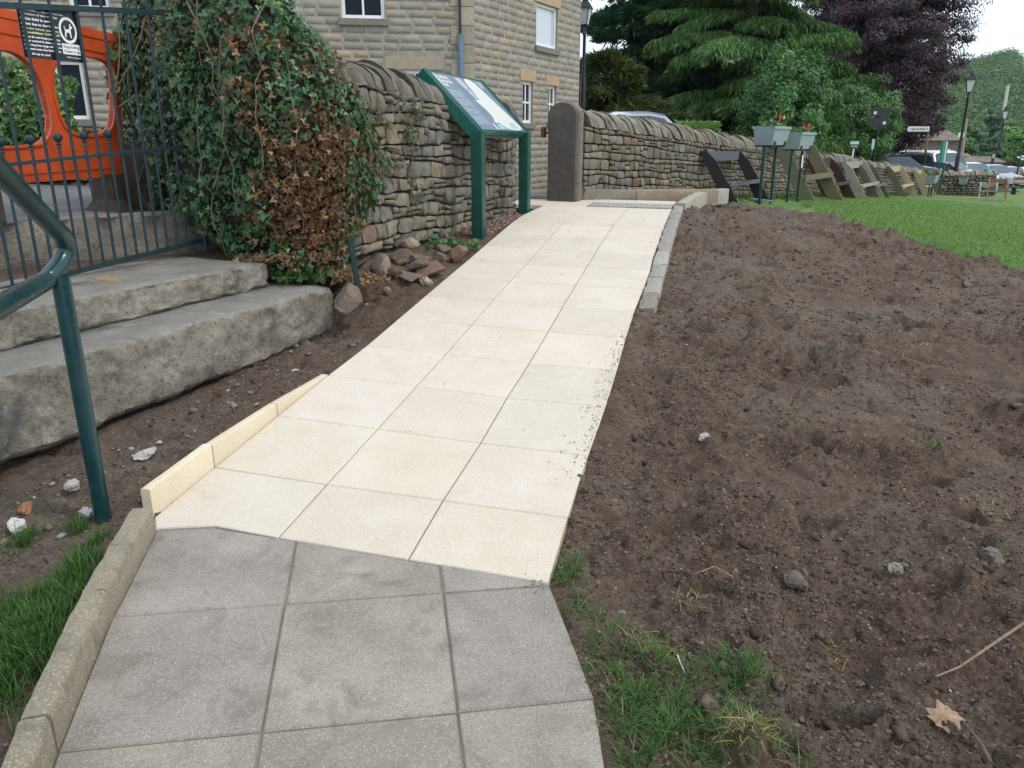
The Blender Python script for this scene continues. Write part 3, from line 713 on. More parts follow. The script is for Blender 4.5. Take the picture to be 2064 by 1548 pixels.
# --- right dry stone wall
SL = -.0507
def wz(x): return SL*x
rw = wallr(0); LR = 39
root = empty('dry_stone_wall', (rw[0], rw[1], -.86), math.pi/2-R(34.5), 'long dry stone wall running downhill beside the lawn behind the benches', 'stone wall')
V_, F_, C_ = masonry(20, 0, 1.08, (.085, .16), (.11, .30), rubble_col, n=6, gap=.012, bulge=.02, wob=.018, sq=8, seed=15, split=.32, zfun=wz, back=.09, rough=.011)
mesh_smooth(mesh_np('rubble_courses', V_, F_, M['drystone'], root, C_), 60)
V2_, F2_, C2_ = masonry(19, 0, 1.08, (.09, .15), (.16, .42), rubble_col, n=4, gap=.014, bulge=.03, wob=.012, sq=5, seed=16, split=.1, back=.09); V2_[:, 0] += 20; V2_[:, 2] += wz(V2_[:, 0])
mesh_np('rubble_courses', V2_, F2_, M['drystone'], root, C2_, smooth=True)
V_, F_, C_ = coping(13, .27, .46, lambda r_: kcol(r_, (.24, .22, .18)), lean=.75, seed=18, tw=(.06, .17), zfun=wz); V_[:, 2] += 1.08; V_[:, 1] -= .03
mesh_smooth(mesh_np('coping', V_, F_, M['drystone'], root, C_), 60)
V_, F_, C_ = coping(26, .27, .42, lambda r_: kcol(r_, (.22, .21, .185)), lean=.05, seed=19, tw=(.5, .9)); V_[:, 0] += 13; V_[:, 2] += 1.08+wz(V_[:, 0]); V_[:, 1] -= .03
mesh_smooth(mesh_np('coping', V_, F_, M['drystone'], root, C_), 60).name = 'half_round_coping'
MB().add([(0, .05, -.3), (LR, .05, -.3+wz(LR)), (LR, .42, -.3+wz(LR)), (0, .42, -.3), (0, .05, 1.1), (LR, .05, 1.1+wz(LR)), (LR, .42, 1.1+wz(LR)), (0, .42, 1.1)],
         [(0, 3, 2, 1), (4, 5, 6, 7), (0, 1, 5, 4), (1, 2, 6, 5), (2, 3, 7, 6), (3, 0, 4, 7)]).build('wall_core', M['wallcore'], root)
# --- far cross wall at the foot of the lawn
def frontal_wall(u0, u1, vtop, Yd, hgt, label, seed, rise=0):
    a = PY(u0, vtop, Yd); b_ = PY(u1, vtop+rise, Yd); L_ = float(np.linalg.norm((b_-a)[:2])); az = 90
    r0 = empty('dry_stone_wall', (a[0], a[1], a[2]-hgt), 0.0, label, 'stone wall')
    V_, F_, C_ = masonry(L_, 0, hgt-.2, (.1, .18), (.18, .45), rubble_col, n=4, gap=.02, bulge=.035, wob=.015, sq=5, seed=seed, back=.09)
    mesh_np('rubble_courses', V_, F_, M['drystone'], r0, C_, smooth=True)
    V_, F_, C_ = coping(L_, .24, .42, lambda r_: kcol(r_, (.24, .21, .17)), lean=.3, seed=seed+1, tw=(.2, .4)); V_[:, 2] += hgt-.22
    mesh_np('coping', V_, F_, M['drystone'], r0, C_, smooth=True)
    MB().box((0, .05, -.6), (L_, .4, hgt-.15)).build('wall_core', M['wallcore'], r0); return r0
frontal_wall(1893, 2012, 345, 44, 1.8, 'stretch of dry stone wall straight behind the far grey planter', 31)
frontal_wall(2028, 2120, 345, 60, 1.95, 'most distant piece of dry stone wall at the right edge', 33)

# --- gatepost
GP = PY(1138, 398, 11.75)
pc = np.array([GP[0], GP[1]+.12, GP[2]-.15])
root = empty('stone_gatepost', pc, R(-24), 'tall round topped stone gatepost, soot black on its front face', 'gatepost')
prof = []; wd, hh = .46, 1.49
for i in range(17): a = math.pi*i/16; prof.append((wd/2*math.cos(a), hh-wd/2*.8+wd/2*.8*math.sin(a)))
prof = [(wd/2, -.1)]+[(wd/2, z) for z in np.linspace(.1, hh-wd*.4-.05, 12)]+prof+[(-wd/2, z) for z in np.linspace(hh-wd*.4-.05, .1, 12)]+[(-wd/2, -.1)]
vs = []; fs = []; ys = np.linspace(-.15, .19, 7)
cx = (0, hh*.5)
for j, y_ in enumerate(ys):
    k_ = .93 if j in (0, 6) else 1.0
    for (x_, z_) in prof:
        q = np.array([x_*k_, y_, cx[1]+(z_-cx[1])*(.985 if j in (0, 6) else 1)]); q += .009*np.array([fbm(q[0]*6, q[1]*6, 3, 3, z=q[2]*5), fbm(q[0]*6+4, q[1]*6, 3, 3, z=q[2]*5), 0])
        vs.append(q)
m_ = len(prof)
for j in range(6):
    for i in range(m_-1): fs.append((j*m_+i, j*m_+i+1, (j+1)*m_+i+1, (j+1)*m_+i))
fs += [tuple(range(m_)), tuple(6*m_+i for i in range(m_))]
M['gatepost'] = None
m, t, bs, L = nodes_of('gatepost_stone'); bs.inputs['Roughness'].default_value = .9; bs.inputs['Specular IOR Level'].default_value = .25
geo = t.nodes.new('ShaderNodeTexCoord'); sx = t.nodes.new('ShaderNodeSeparateXYZ'); L(geo.outputs['Object'], sx.inputs['Vector'])
nn1 = noise(t, 3.5, 6, .65); nn2 = noise(t, 13, 7, .75)
b0 = ramp(t, nn2, [(.3, (.11, .095, .08)), (.55, (.25, .21, .17)), (.75, (.40, .35, .29))])
soot = mathn(t, 'ADD', mathn(t, 'MULTIPLY', sx.outputs['Y'], 3.2), mathn(t, 'ADD', mathn(t, 'MULTIPLY', nn1, .9), mathn(t, 'MULTIPLY', sx.outputs['Z'], .10)))
b0 = mixc(t, ramp(t, soot, [(.05, (.8,)*3), (.45, (.4,)*3), (.85, (0, 0, 0))]), b0, (.062, .055, .054))
L(b0, bs.inputs['Base Color']); nb = bump(t, bs, noise(t, 24, 8, .75), 1.0, .022)
M['gatepost'] = m
mesh_smooth(MB().add(vs, fs).build('post', m, root), 45)
MB().box((-.36, -.02, 1.05), (-.19, .04, 1.085), b=.006).box((-.37, -.05, 1.0), (-.31, .03, 1.15), b=.01).build('hinge_bracket', M['rust'], root)
MB().box((.185, -.04, 1.08), (.212, .06, 1.19), b=.008).build('iron_plate', M['rust'], root)

# ================================================================ STEPS
AZS = 24.0; sdir = np.array([math.sin(R(AZS)), math.cos(R(AZS))]); snrm = np.array([-sdir[1], sdir[0]])   # towards the bank
M['concrete'] = None
m, t, bs, L = nodes_of('old_concrete'); bs.inputs['Roughness'].default_value = .93; bs.inputs['Specular IOR Level'].default_value = .25
a1 = noise(t, 3.2, 6, .62); a2 = noise(t, 30, 7, .7); a3 = noise(t, 1.2, 5, .6, dist=.8); a4 = noise(t, 90, 5, .7)
c0 = ramp(t, a1, [(.32, (.20, .18, .155)), (.5, (.31, .28, .23)), (.68, (.43, .39, .325))])
c0 = mixc(t, ramp(t, a2, [(.3, (.7,)*3), (.5, (0, 0, 0))]), c0, (.07, .062, .055))
c0 = mixc(t, ramp(t, a2, [(.58, (0, 0, 0)), (.75, (.6,)*3)]), c0, (.38, .35, .30))
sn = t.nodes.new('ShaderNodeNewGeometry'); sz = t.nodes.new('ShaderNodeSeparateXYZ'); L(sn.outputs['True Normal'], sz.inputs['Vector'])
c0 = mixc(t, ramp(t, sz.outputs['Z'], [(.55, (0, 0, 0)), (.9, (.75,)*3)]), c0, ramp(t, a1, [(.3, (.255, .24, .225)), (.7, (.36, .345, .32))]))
c0 = mixc(t, ramp(t, a3, [(.54, (0, 0, 0)), (.62, (.8,)*3)]), c0, (.10, .10, .10))
wv = vor(t, 5.5); c0 = mixc(t, mathn(t, 'MULTIPLY', ramp(t, wv.outputs['Distance'], [(.12, (1,)*3), (.3, (0, 0, 0))]), ramp(t, a2, [(.42, (0, 0, 0)), (.6, (.7,)*3)])), c0, (.46, .46, .44))
L(c0, bs.inputs['Base Color']); c0 = mixc(t, mathn(t, 'MULTIPLY', ramp(t, a4, [(.60, (0, 0, 0)), (.72, (.7,)*3)]), ramp(t, a1, [(.4, (0, 0, 0)), (.6, (1,)*3)])), c0, (.48, .45, .40)); L(c0, bs.inputs['Base Color']); nb = bump(t, bs, a2, 1.0, .035); bump(t, bs, a4, .8, .008, nb); M['concrete'] = m
def step_block(name, P0, L0, L1, zt0, zt1, drop0, drop1, depth, label, seed, endw=.0):
    """front top edge starts at P0 (t=0) and runs along sdir from -L0 to L1"""
    nx = 230; ts = np.linspace(-L0, L1, nx); vs = []
    prof_n = 15
    for i, t_ in enumerate(ts):
        f = (t_+L0)/(L0+L1); zt = zt0+(zt1-zt0)*f; dr = drop0+(drop1-drop0)*f
        endf = np.clip((L1-t_)/.09, 0, 1); inn = .05*(1-math.sqrt(max(0, 1-(1-endf)**2)))
        row = [(depth, 0.0), (depth*.75, .002), (depth*.5, 0), (depth*.25, 0.0), (.08, .0), (.022, -.001), (.004, -.012)]+[(-.004, -dr*k) for k in (.08, .17, .26, .35, .44, .53, .62, .71, .80, .89, .96)]+[(.03, -dr-.02), (.2, -dr-.06)]
        for j, (o, z) in enumerate(row):
            q = np.array([*(P0+sdir*t_+snrm*(o+inn*1.0)), zt+z-(inn*.5)])
            face = 1.0 if j >= 5 else .15
            ck = float(vnoise(t_*2.3, z*3, seed+9)); nv = fbm(t_*4, z*7, 3, seed)*.014*face+fbm(t_*17, z*19+o*20, 4, seed+2, gain=.65)*.026*(.08+.92*face)-np.abs(fbm(t_*7, z*9, 2, seed+6))*.016*face-max(0, ck-.45)*.06*face*(j >= 5 and j < 9)
            q[:2] -= snrm*nv; q[2] += .012*float(fbm(t_*3, o*6, 3, seed+4))*(1 if j < 6 else .4)+(.02*float(fbm(t_*5, 3, 3, seed+7)) if j >= 15 else 0)
            vs.append(q)
    k = len(row); fs = []
    for i in range(nx-1):
        for j in range(k-1): fs.append((i*k+j, (i+1)*k+j, (i+1)*k+j+1, i*k+j+1))
    vs += [vs[(nx-1)*k+0]-np.array([0, 0, .5])]; fs.append(tuple((nx-1)*k+j for j in range(k))+(nx*k,))
    o0 = np.array([P0[0], P0[1], zt0]); ob = MB().add([v-o0 for v in vs], fs).build(name, M['concrete'], smooth=False)
    ob.location = tuple(map(float, o0)); mesh_smooth(ob, 50); return tag(ob, label, 'step', 'weathered concrete steps on the left')
step_block('concrete_step', np.array([-2.527, 3.632]), 3.2, 2.72, -1.10, -1.10, .53, .36, .62, 'lower rough concrete step, the one nearest the new path', 101)
step_block('concrete_step', np.array([-2.86, 3.94]), 3.2, 2.34, -.84, -.905, .25, .18, .95, 'upper rough concrete step directly below the iron fence', 111)
# the bank riser behind the fence
def quad_wall(a, b_, z0, z1, name, mat, label, cat, seed):
    n = 60; m_ = 8; vs = []
    for i in range(n):
        for j in range(m_):
            f = i/(n-1); g = j/(m_-1); p = a+(b_-a)*f; d = (b_-a)/np.linalg.norm(b_-a); nrm = np.array([d[1], -d[0]])
            q = np.r_[p+nrm*(.03*fbm(f*18, g*4, 4, seed)), z0+(z1-z0)*g+.01*fbm(f*9, g*2, 3, seed+1)]; vs.append(q)
    d = (b_-a)/np.linalg.norm(b_-a); nrm = np.array([d[1], -d[0]])
    fs = [(i*m_+j, (i+1)*m_+j, (i+1)*m_+j+1, i*m_+j+1) for i in range(n-1) for j in range(m_-1)]
    o = len(vs); vs += [np.r_[a+(b_-a)*(i/(n-1))-nrm*.22, z1+.004] for i in range(n)]
    fs += [(i*m_+m_-1, (i+1)*m_+m_-1, o+i+1, o+i) for i in range(n-1)]
    o0 = np.array([a[0], a[1], z0]); ob = MB().add([v-o0 for v in vs], fs).build(name, mat); ob.location = tuple(map(float, o0)); mesh_smooth(ob, 60); return tag(ob, label, cat)
ra = np.array([-2.55, 6.75]); rb = ra-np.array([math.sin(R(46)), math.cos(R(46))])*4.2
quad_wall(rb, ra, -.95, -.56, 'stone_kerb', M['concrete'], 'rough stone road kerb behind the iron fence', 'kerb', 121)
bankp = MB().add([(-6, 3, -1.0), (-5.4, 1.6, -1.0), (-2.3, 6.2, -.93), (-1.75, 6.25, -1.06), (-1.35, 6.6, -1.04), (-1.2, 7.6, -.95), (-2.4, 7.6, -.8), (-3.2, 6.5, -.86)], [(0, 1, 2, 3, 7), (3, 4, 5, 6, 7)])
tag(bankp.build('soil', M['soil']), kind='structure')

# ================================================================ IRON FENCE
FP = np.array([-2.55, 6.4]); fdir = -sdir
root = empty('iron_fence', (FP[0], FP[1], -.78), 0, 'dark green iron railing with ball finials along the top step', 'fence')
def fpos(t_, z, out=0.0): p = FP+fdir*t_-snrm*out; return np.array([p[0]-FP[0], p[1]-FP[1], z+.78])
def zb(t_): return -.775-.072*t_
def fz(u, v): p = PV(u, v, FP, AZS); return p
def zm(t_): return -.03-.07*t_        # mid rail
def ztop(t_): return .93-.10*t_
def tub(pts, r_, n=10, nm='bar', mat=None): return MB().tube(pts, r_, n).build(nm, mat or M['iron_green'], root, smooth=True)
Tn = 3.6
MB().box((0, 0, 0), (1, 1, 1)) if 0 else None
def flatbar(zf, h, t, nm, t0=-.03):
    n = 2; vs = []
    for t_ in (t0, Tn):
        for o, dz in ((-t/2, -h/2), (t/2, -h/2), (t/2, h/2), (-t/2, h/2)): vs.append(fpos(t_, zf(t_)+dz, o))
    return MB().add(vs, [(0, 1, 5, 4), (1, 2, 6, 5), (2, 3, 7, 6), (3, 0, 4, 7), (0, 3, 2, 1), (4, 5, 6, 7)]).build(nm, M['iron_green'], root)
flatbar(zb, .035, .016, 'bottom_rail'); flatbar(zm, .022, .03, 'middle_rail'); flatbar(ztop, .035, .03, 'top_rail')
tub([fpos(-.02, zb(0)-.08), fpos(-.02, zm(0)+.28)], .024, 10, 'end_post'); 
MB().add([fpos(-.05+a, z, o) for z in (.34, 1.8) for a, o in ((0, -.03), (.08, -.03), (.08, .03), (0, .03))], [(0, 1, 5, 4), (1, 2, 6, 5), (2, 3, 7, 6), (3, 0, 4, 7), (0, 3, 2, 1), (4, 5, 6, 7)]).build('hinge_stile', M['iron_green'], root)
bar_t = []
t_ = .10; k = 0
t_of = lambda u, z: None
ball_u = [355, 311, 268, 221, 172, 119, 64, 5]; tall_u = [340, 293, 250, 205, 157, 105, 45, -15]
def t_at(u, v):
    p = fz(u, v); return float(np.dot(p[:2]-FP, fdir))
bt = [t_at(u, 300) for u in ball_u]; sp_ = np.polyfit(range(len(bt)), bt, 1)
for k in range(17):
    tb = sp_[1]+sp_[0]*k
    if tb > Tn: break
    g = MB().tube([fpos(tb, zb(tb)), fpos(tb, zm(tb)+.10)], .0095, 8).build('short_bar', M['iron_green'], root, smooth=True)
    q = fpos(tb, zm(tb)+.10)
    MB().lathe(q, [(.010, -.03), (.016, -.025), (.010, -.012), (.018, -.004), (.010, .006), (.014, .012), (.026, .022), (.031, .036), (.028, .052), (.014, .064), (.001, .068)], 12).build('ball_finial', M['iron_green'], root, smooth=True)
    tt = tb+sp_[0]*.5
    MB().tube([fpos(tt, zb(tt)), fpos(tt, 1.7)], .0105, 8).build('tall_bar', M['iron_green'], root, smooth=True)

# ---- dog notice on the fence
def text_obj(s_, size, mat, parent, loc, rot, name='lettering', align='LEFT', ext=.0006, bold=.0, sx=1.0):
    cu = bpy.data.curves.new(name, 'FONT'); cu.body = s_; cu.size = size; cu.align_x = align; cu.extrude = ext; cu.offset = bold; cu.resolution_u = 2
    tmp = bpy.data.objects.new('tmp', cu); COL.objects.link(tmp); dg = bpy.context.evaluated_depsgraph_get(); me = bpy.data.meshes.new_from_object(tmp.evaluated_get(dg))
    bpy.data.objects.remove(tmp); me.name = name; me.materials.clear(); me.materials.append(mat)
    o = link(bpy.data.objects.new(name, me), parent); o.matrix_local = Matrix.LocRotScale(Vector(loc), rot, Vector((sx, 1, 1))); return o
def flat_shape(polys, mat, parent, name, M4, ext=.0005, res=2):
    cu = bpy.data.curves.new(name, 'CURVE'); cu.dimensions = '2D'; cu.fill_mode = 'BOTH'; cu.extrude = ext
    for p in polys:
        s_ = cu.splines.new('POLY'); s_.points.add(len(p)-1); s_.use_cyclic_u = True
        for i, (x, y) in enumerate(p): s_.points[i].co = (x, y, 0, 1)
    tmp = bpy.data.objects.new('tmp', cu); COL.objects.link(tmp); dg = bpy.context.evaluated_depsgraph_get(); me = bpy.data.meshes.new_from_object(tmp.evaluated_get(dg))
    bpy.data.objects.remove(tmp); me.name = name; me.materials.clear(); me.materials.append(mat)
    o = link(bpy.data.objects.new(name, me), parent); o.matrix_local = M4; return o
pa, pb_ = fz(36, 12), fz(157, 24); pc_, pd = fz(66, 118), fz(170, 121)
# the plate lies in the fence plane; local x to the right along the fence, y up
ta, tb_ = t_at(45, 60), t_at(163, 60)
zt_, zl_ = float(fz(100, 14)[2]), float(fz(115, 121)[2])
W_ = ta-tb_; H_ = zt_-zl_
root = empty('dog_notice', (*(FP+fdir*ta-snrm*(-.022)), zl_), math.pi/2-R(AZS), 'black printed dog walking notice tied to the iron fence', 'sign')
M['signblack'] = simple('sign_black', (.015, .014, .022), .35, var=.2, vscale=12); M['print'] = simple('print_white', (.75, .78, .8), .5); M['printy'] = simple('print_yellow', (.55, .62, .35), .5)
MB().box((0, -.002, 0), (W_, .002, H_)).build('plate', M['signblack'], root)
up = Matrix.Rotation(math.pi/2, 4, 'X'); uq = up.to_quaternion()
lines = [('BFIELD PARISH ........ Memorial Field Trust', .026, .935, 'p'), ('The future of dog walking', .043, .86, 'p'), ('in this field is under', .043, .77, 'p'), ('review due to dog fouling.', .043, .68, 'p'),
         ('As a dog owner, you have', .036, .60, 'y'), ('responsibilities: CLEAN UP!', .036, .525, 'y'), ('If you do not keep your dog', .033, .445, 'p'), ('under control & clean up after', .033, .37, 'p'),
         ('your dog then dogs will not be', .033, .295, 'p'), ('allowed onto the field again.', .033, .22, 'p'), ("It's up to you!", .033, .13, 'p')]
LWd = W_*.62
for s_, sz_, f_, c_ in lines:
    o = text_obj(s_, sz_*H_/.66, M['print' if c_ == 'p' else 'printy'], root, (0, 0, 0), uq, bold=.0007)
    wid = max(v.co.x for v in o.data.vertices)
    full = W_*.96 if f_ > .9 else LWd
    kx = min(1.4, full/wid*(.6 if 'up to you' in s_ else 1)); o.matrix_local = Matrix.LocRotScale(Vector((W_*.025+(.1*W_ if 'up to you' in s_ else 0), -.003, f_*H_-.02)), uq, Vector((kx, 1, 1)))
cx_, cz_, rr_ = W_*.80, H_*.61, W_*.155
circ = lambda r_, n=40: [(cx_+r_*math.cos(2*math.pi*i/n), cz_+r_*1.25*math.sin(2*math.pi*i/n)) for i in range(n)]
pm = Matrix.Translation((0, -.0035, 0)) @ up
flat_shape([circ(rr_), circ(rr_*.78)], M['print'], root, 'white_ring', pm)
dog = [(-.42, .28), (-.36, .02), (-.33, -.1), (-.42, -.32), (-.40, -.55), (-.28, -.55), (-.27, -.35), (-.16, -.16), (.12, -.18), (.17, -.35), (.2, -.55), (.32, -.55), (.3, -.3), (.3, -.02), (.36, .16), (.5, .16), (.52, .28), (.38, .34), (.34, .5), (.26, .5), (.22, .34), (.14, .08), (-.2, .06), (-.3, .1), (-.34, .32)]
flat_shape([[(cx_+x*rr_, cz_+y*rr_*1.25) for x, y in dog]], M['print'], root, 'dog_symbol', pm)
MB().box((W_*.655, -.0045, H_*.14), (W_*.965, -.002, H_*.345)).build('white_label', M['print'], root)
for s_, f_ in (('Dog fouling', .265), ('Clean it up', .175)):
    o = text_obj(s_, .05*H_/.66, M['signblack'], root, (0, 0, 0), uq); wid = max(v.co.x for v in o.data.vertices); o.matrix_local = Matrix.LocRotScale(Vector((W_*.675, -.0055, f_*H_)), uq, Vector((W_*.27/wid, 1, 1)))
o = text_obj('Children play here', .03*H_/.66, M['print'], root, (0, 0, 0), uq); wid = max(v.co.x for v in o.data.vertices); o.matrix_local = Matrix.LocRotScale(Vector((W_*.70, -.0035, H_*.07)), uq, Vector((W_*.25/wid, 1, 1)))

# ================================================================ HANDRAIL
hb = gpt(208, 1042); hb[2] -= .03
root = empty('handrail', hb, 0, 'thick dark green tubular handrail bent back on itself over a single post', 'handrail')
def hl(p): return np.array(p)-hb
Bt = PY(133, 506, 3.14)
def bez(p0, p1, p2, n=10): return [p0*(1-t)**2+2*p1*t*(1-t)+p2*t*t for t in np.linspace(0, 1, n)]
lowA = PY(-90, 668, 1.95); lowB = PY(92, 566, 3.0); upA = PY(-80, 262, 2.2); upB = PY(112, 462, 3.06)
pts = [lowA, lowA+(lowB-lowA)*.5]+bez(lowB, Bt+(Bt-(lowB+upB)/2)*1.0, upB, 14)+[upA+(upB-upA)*.5, upA]
MB().tube([hl(p) for p in pts], .037, 20).build('rail', M['rail_green'], root, smooth=True)
ptop = PY(121, 558, 3.05)
MB().tube([hl(hb), hl(ptop)], .035, 20).build('post', M['rail_green'], root, smooth=True)

# ================================================================ ORANGE BARRIER
BP = np.array([-3.45, 6.7]); AZB = 20.0; bdir = np.array([math.sin(R(AZB)), math.cos(R(AZB))])
root = empty('plastic_barrier', (BP[0], BP[1], -.57), math.pi/2-R(AZB), 'bright orange plastic road barrier standing behind the iron fence', 'road barrier')
def b2(u, v): p = PV(u, v, BP, AZB); return (float(np.dot(p[:2]-BP, bdir)), float(p[2]+.57))
def smoothp(P, it=2):
    for _ in range(it):
        Q = []
        for i in range(len(P)):
            a, b_ = np.array(P[i]), np.array(P[(i+1) % len(P)]); Q += [tuple(a*.75+b_*.25), tuple(a*.25+b_*.75)]
        P = Q
    return P
outer = [b2(u, v) for u, v in ((-110, -8), (190, 60), (240, 72), (243, 350), (222, 356), (-110, 380))]
op1 = smoothp([b2(u, v) for u, v in ((-80, 103), (-20, 100), (20, 103), (50, 122), (72, 150), (86, 190), (96, 230), (98, 262), (86, 284), (70, 292), (-80, 299))])
op2 = smoothp([b2(u, v) for u, v in ((126, 112), (104, 135), (102, 165), (108, 205), (124, 252), (150, 271), (218, 268), (226, 230), (226, 150), (214, 122), (160, 112))])
def barrier_slab(polys, ext, name, dy, mat): return flat_shape(polys, mat, root, name, Matrix.Translation((0, dy, 0)) @ up, ext)
barrier_slab([outer, op1, op2], .022, 'panel', 0, M['orange'])
def grow(P, k): c = np.mean(np.array(P), axis=0); return [tuple(c+(np.array(p)-c)*k) for p in P]
barrier_slab([grow(op1, 1.05), op1], .036, 'opening_rim', 0, M['orange']); barrier_slab([grow(op2, 1.07), op2], .036, 'opening_rim', 0, M['orange'])
for (v0a, v0b, v1a, v1b) in ((22, 80, 38, 92), (60, 110, 72, 118)) :
    q = [b2(-100, v0a-25), b2(236, v0b-4), b2(236, v1b-4), b2(-100, v1a-25)]; barrier_slab([q], .031, 'rib', 0, M['orange'])
q = [b2(-100, 352), b2(236, 330), b2(236, 338), b2(-100, 362)]; barrier_slab([q], .031, 'rib', 0, M['orange'])
f0_ = b2(210, 350)[0]
MB().add([(f0_+x, y, z) for z, k in ((.31, .055), (.10, .05), (0, .085)) for x, y in ((-k, -.12*k/.05), (k, -.12*k/.05), (k, .12*k/.05), (-k, .12*k/.05))],
         [(0, 1, 5, 4), (1, 2, 6, 5), (2, 3, 7, 6), (3, 0, 4, 7), (4, 5, 9, 8), (5, 6, 10, 9), (6, 7, 11, 10), (7, 4, 8, 11), (3, 2, 1, 0), (8, 9, 10, 11)]).build('foot', M['rubber'], root)
f1_ = b2(-60, 350)[0]; MB().box((f1_-.06, -.2, 0), (f1_+.06, .2, .28), b=.02).build('foot', M['rubber'], root)
blk = PY(282, 432, 6.95)
o = MB().box((-.24, -.2, 0), (.26, .3, .62), b=.05).build('stone_block', M['rubber'], smooth=True); o.location = (blk[0], blk[1]+.15, blk[2]-.02); o.rotation_euler = (0, 0, R(12))
tag(o, 'dark brown stone block half hidden under the ivy behind the fence', 'stone block')

# ================================================================ NOTICE BOARD
p0 = PZ(966, 484, -1.06); p1 = PZ(1057, 427, -.92); p1 = PY(1057, 427, 10.45)
dirb = (p1-p0)[:2]/np.linalg.norm((p1-p0)[:2]); azb = math.degrees(math.atan2(dirb[0], dirb[1])); WB = float(np.linalg.norm((p1-p0)[:2]))
root = empty('notice_board', (p0[0], p0[1], p0[2]-.02), math.pi/2-R(azb), 'green framed sloping information board on two square green posts', 'information board')
zt0 = float(PY(966, 262, p0[1])[2])-p0[2]+.02
pw = .065
for x_, zb_ in ((0, -.1), (WB, p1[2]-p0[2]-.1)): MB().box((x_-pw, -pw, zb_), (x_+pw, pw, zt0), b=.008).build('post', M['post_green'], root)
# sloping tray: local frame x along, s up the slope (towards the wall, +y), n normal
sl = R(45); LB = .92
TM = Matrix.Translation((0, -.055, zt0-.012)) @ Matrix.Rotation(sl, 4, 'X')
fr = .125
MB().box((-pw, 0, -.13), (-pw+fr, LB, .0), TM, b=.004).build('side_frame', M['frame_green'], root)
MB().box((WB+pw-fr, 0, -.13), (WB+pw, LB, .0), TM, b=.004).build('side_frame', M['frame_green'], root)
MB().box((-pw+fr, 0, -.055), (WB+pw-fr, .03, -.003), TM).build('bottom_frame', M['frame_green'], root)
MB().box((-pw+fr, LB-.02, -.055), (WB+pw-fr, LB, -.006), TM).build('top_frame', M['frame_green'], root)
MB().box((-pw+.02, 0, -.10), (WB+pw-.02, LB*.98, -.06), TM).build('tray', M['post_green'], root)
for x_ in ():
    MB().add([Vector((x_+a, y, z)) for a in (-.02, .02) for y, z in ((.05, zt0-.45), (.05, zt0-.05), (.42, zt0+.30), (.42, zt0+.24))], [(0, 1, 2, 3), (7, 6, 5, 4), (0, 4, 5, 1), (1, 5, 6, 2), (2, 6, 7, 3), (3, 7, 4, 0)]).build('bracket', M['post_green'], root)
M['panel'] = simple('panel_print_sheen', (.25, .32, .45), .35, var=.06, vscale=2, spec=.8, coat=1.0)  # base lightened to a paler blue: sky reflection partly painted in
M['panelw'] = simple('panel_white', (.80, .82, .78), .3, spec=.6, coat=.4); M['panell'] = simple('panel_pale', (.50, .60, .66), .3, coat=.4); M['panelt'] = simple('panel_teal', (.42, .66, .64), .3, coat=.4)
x0_, x1_ = -pw+fr, WB+pw-fr; PWd = x1_-x0_
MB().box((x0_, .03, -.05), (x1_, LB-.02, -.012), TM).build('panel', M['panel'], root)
def onp(polys, mat, name, lift=.0): return flat_shape(polys, mat, root, name, TM @ Matrix.Translation((x0_, .03, -.0105+lift)), .0004)
PH = LB-.05
def pp(L_): return [(x*PWd, y*PH) for x, y in L_]
onp([smoothp(pp([(.60, .99), (.78, .99), (.84, .8), (.90, .5), (.97, .2), (.99, .02), (.62, .02), (.56, .12), (.50, .16), (.46, .13), (.44, .17), (.50, .24), (.50, .4), (.44, .55), (.47, .58), (.55, .55), (.58, .75)]), 2)], M['panelw'], 'map')
onp([pp([(.42, .97), (.54, .97), (.54, .80), (.47, .72), (.44, .80)])], M['panell'], 'photo'); onp([pp([(.46, .70), (.54, .78), (.55, .60), (.49, .58)])], M['panelt'], 'photo')
onp([pp([(.42, .03), (.56, .03), (.56, .12), (.44, .12)])], M['panelt'], 'photo'); onp([pp([(.72, .05), (.9, .05), (.88, .16), (.74, .16)])], M['panelt'], 'pond', .001)
onp([pp([(.35, .02), (.38, .02), (.38, .13), (.35, .13)])], M['panelw'], 'photo')
onp([pp([(.86, .97), (.9, .97), (.92, .82), (.88, .85)]), pp([(.93, .97), (.97, .97), (.97, .86), (.94, .86)])], M['panell'], 'photo')
for k_ in range(27):
    if k_ in (6, 13, 19): continue
    y = .70-k_*.0225; onp([pp([(.04, y), (.04+.30*rnd.uniform(.8, 1), y), (.30, y-.008), (.04, y-.008)])], M['panell'], 'text_line')
for s_, f_, sz_ in (('Bradfield', .90, .13), ('Memorial', .83, .13), ('Field', .76, .13)):
    o = text_obj(s_, sz_*.62, M['panelw'], root, (0, 0, 0), None, ext=.0003, bold=.002); o.matrix_local = TM @ Matrix.Translation((x0_+.03*PWd, .03+f_*PH, -.0105)) @ Matrix.Scale(1.35, 4, (1, 0, 0))

# short dark stake in the dirt
sk = gpt(722, 583); o = MB().add([(a, b_, z) for z in (-.05, .42) for a, b_ in ((-.02, -.03), (.02, -.03), (.02, .03), (-.02, .03))], [(0, 1, 5, 4), (1, 2, 6, 5), (2, 3, 7, 6), (3, 0, 4, 7), (4, 5, 6, 7), (0, 3, 2, 1)]).build('metal_stake', M['iron_green'])
sk = PY(722, 583, 6.1); o.location = tuple(map(float, sk)); o.rotation_euler = (R(4), R(-6), R(20)); tag(o, 'short dark green metal stake leaning in the dirt by the ivy', 'stake')

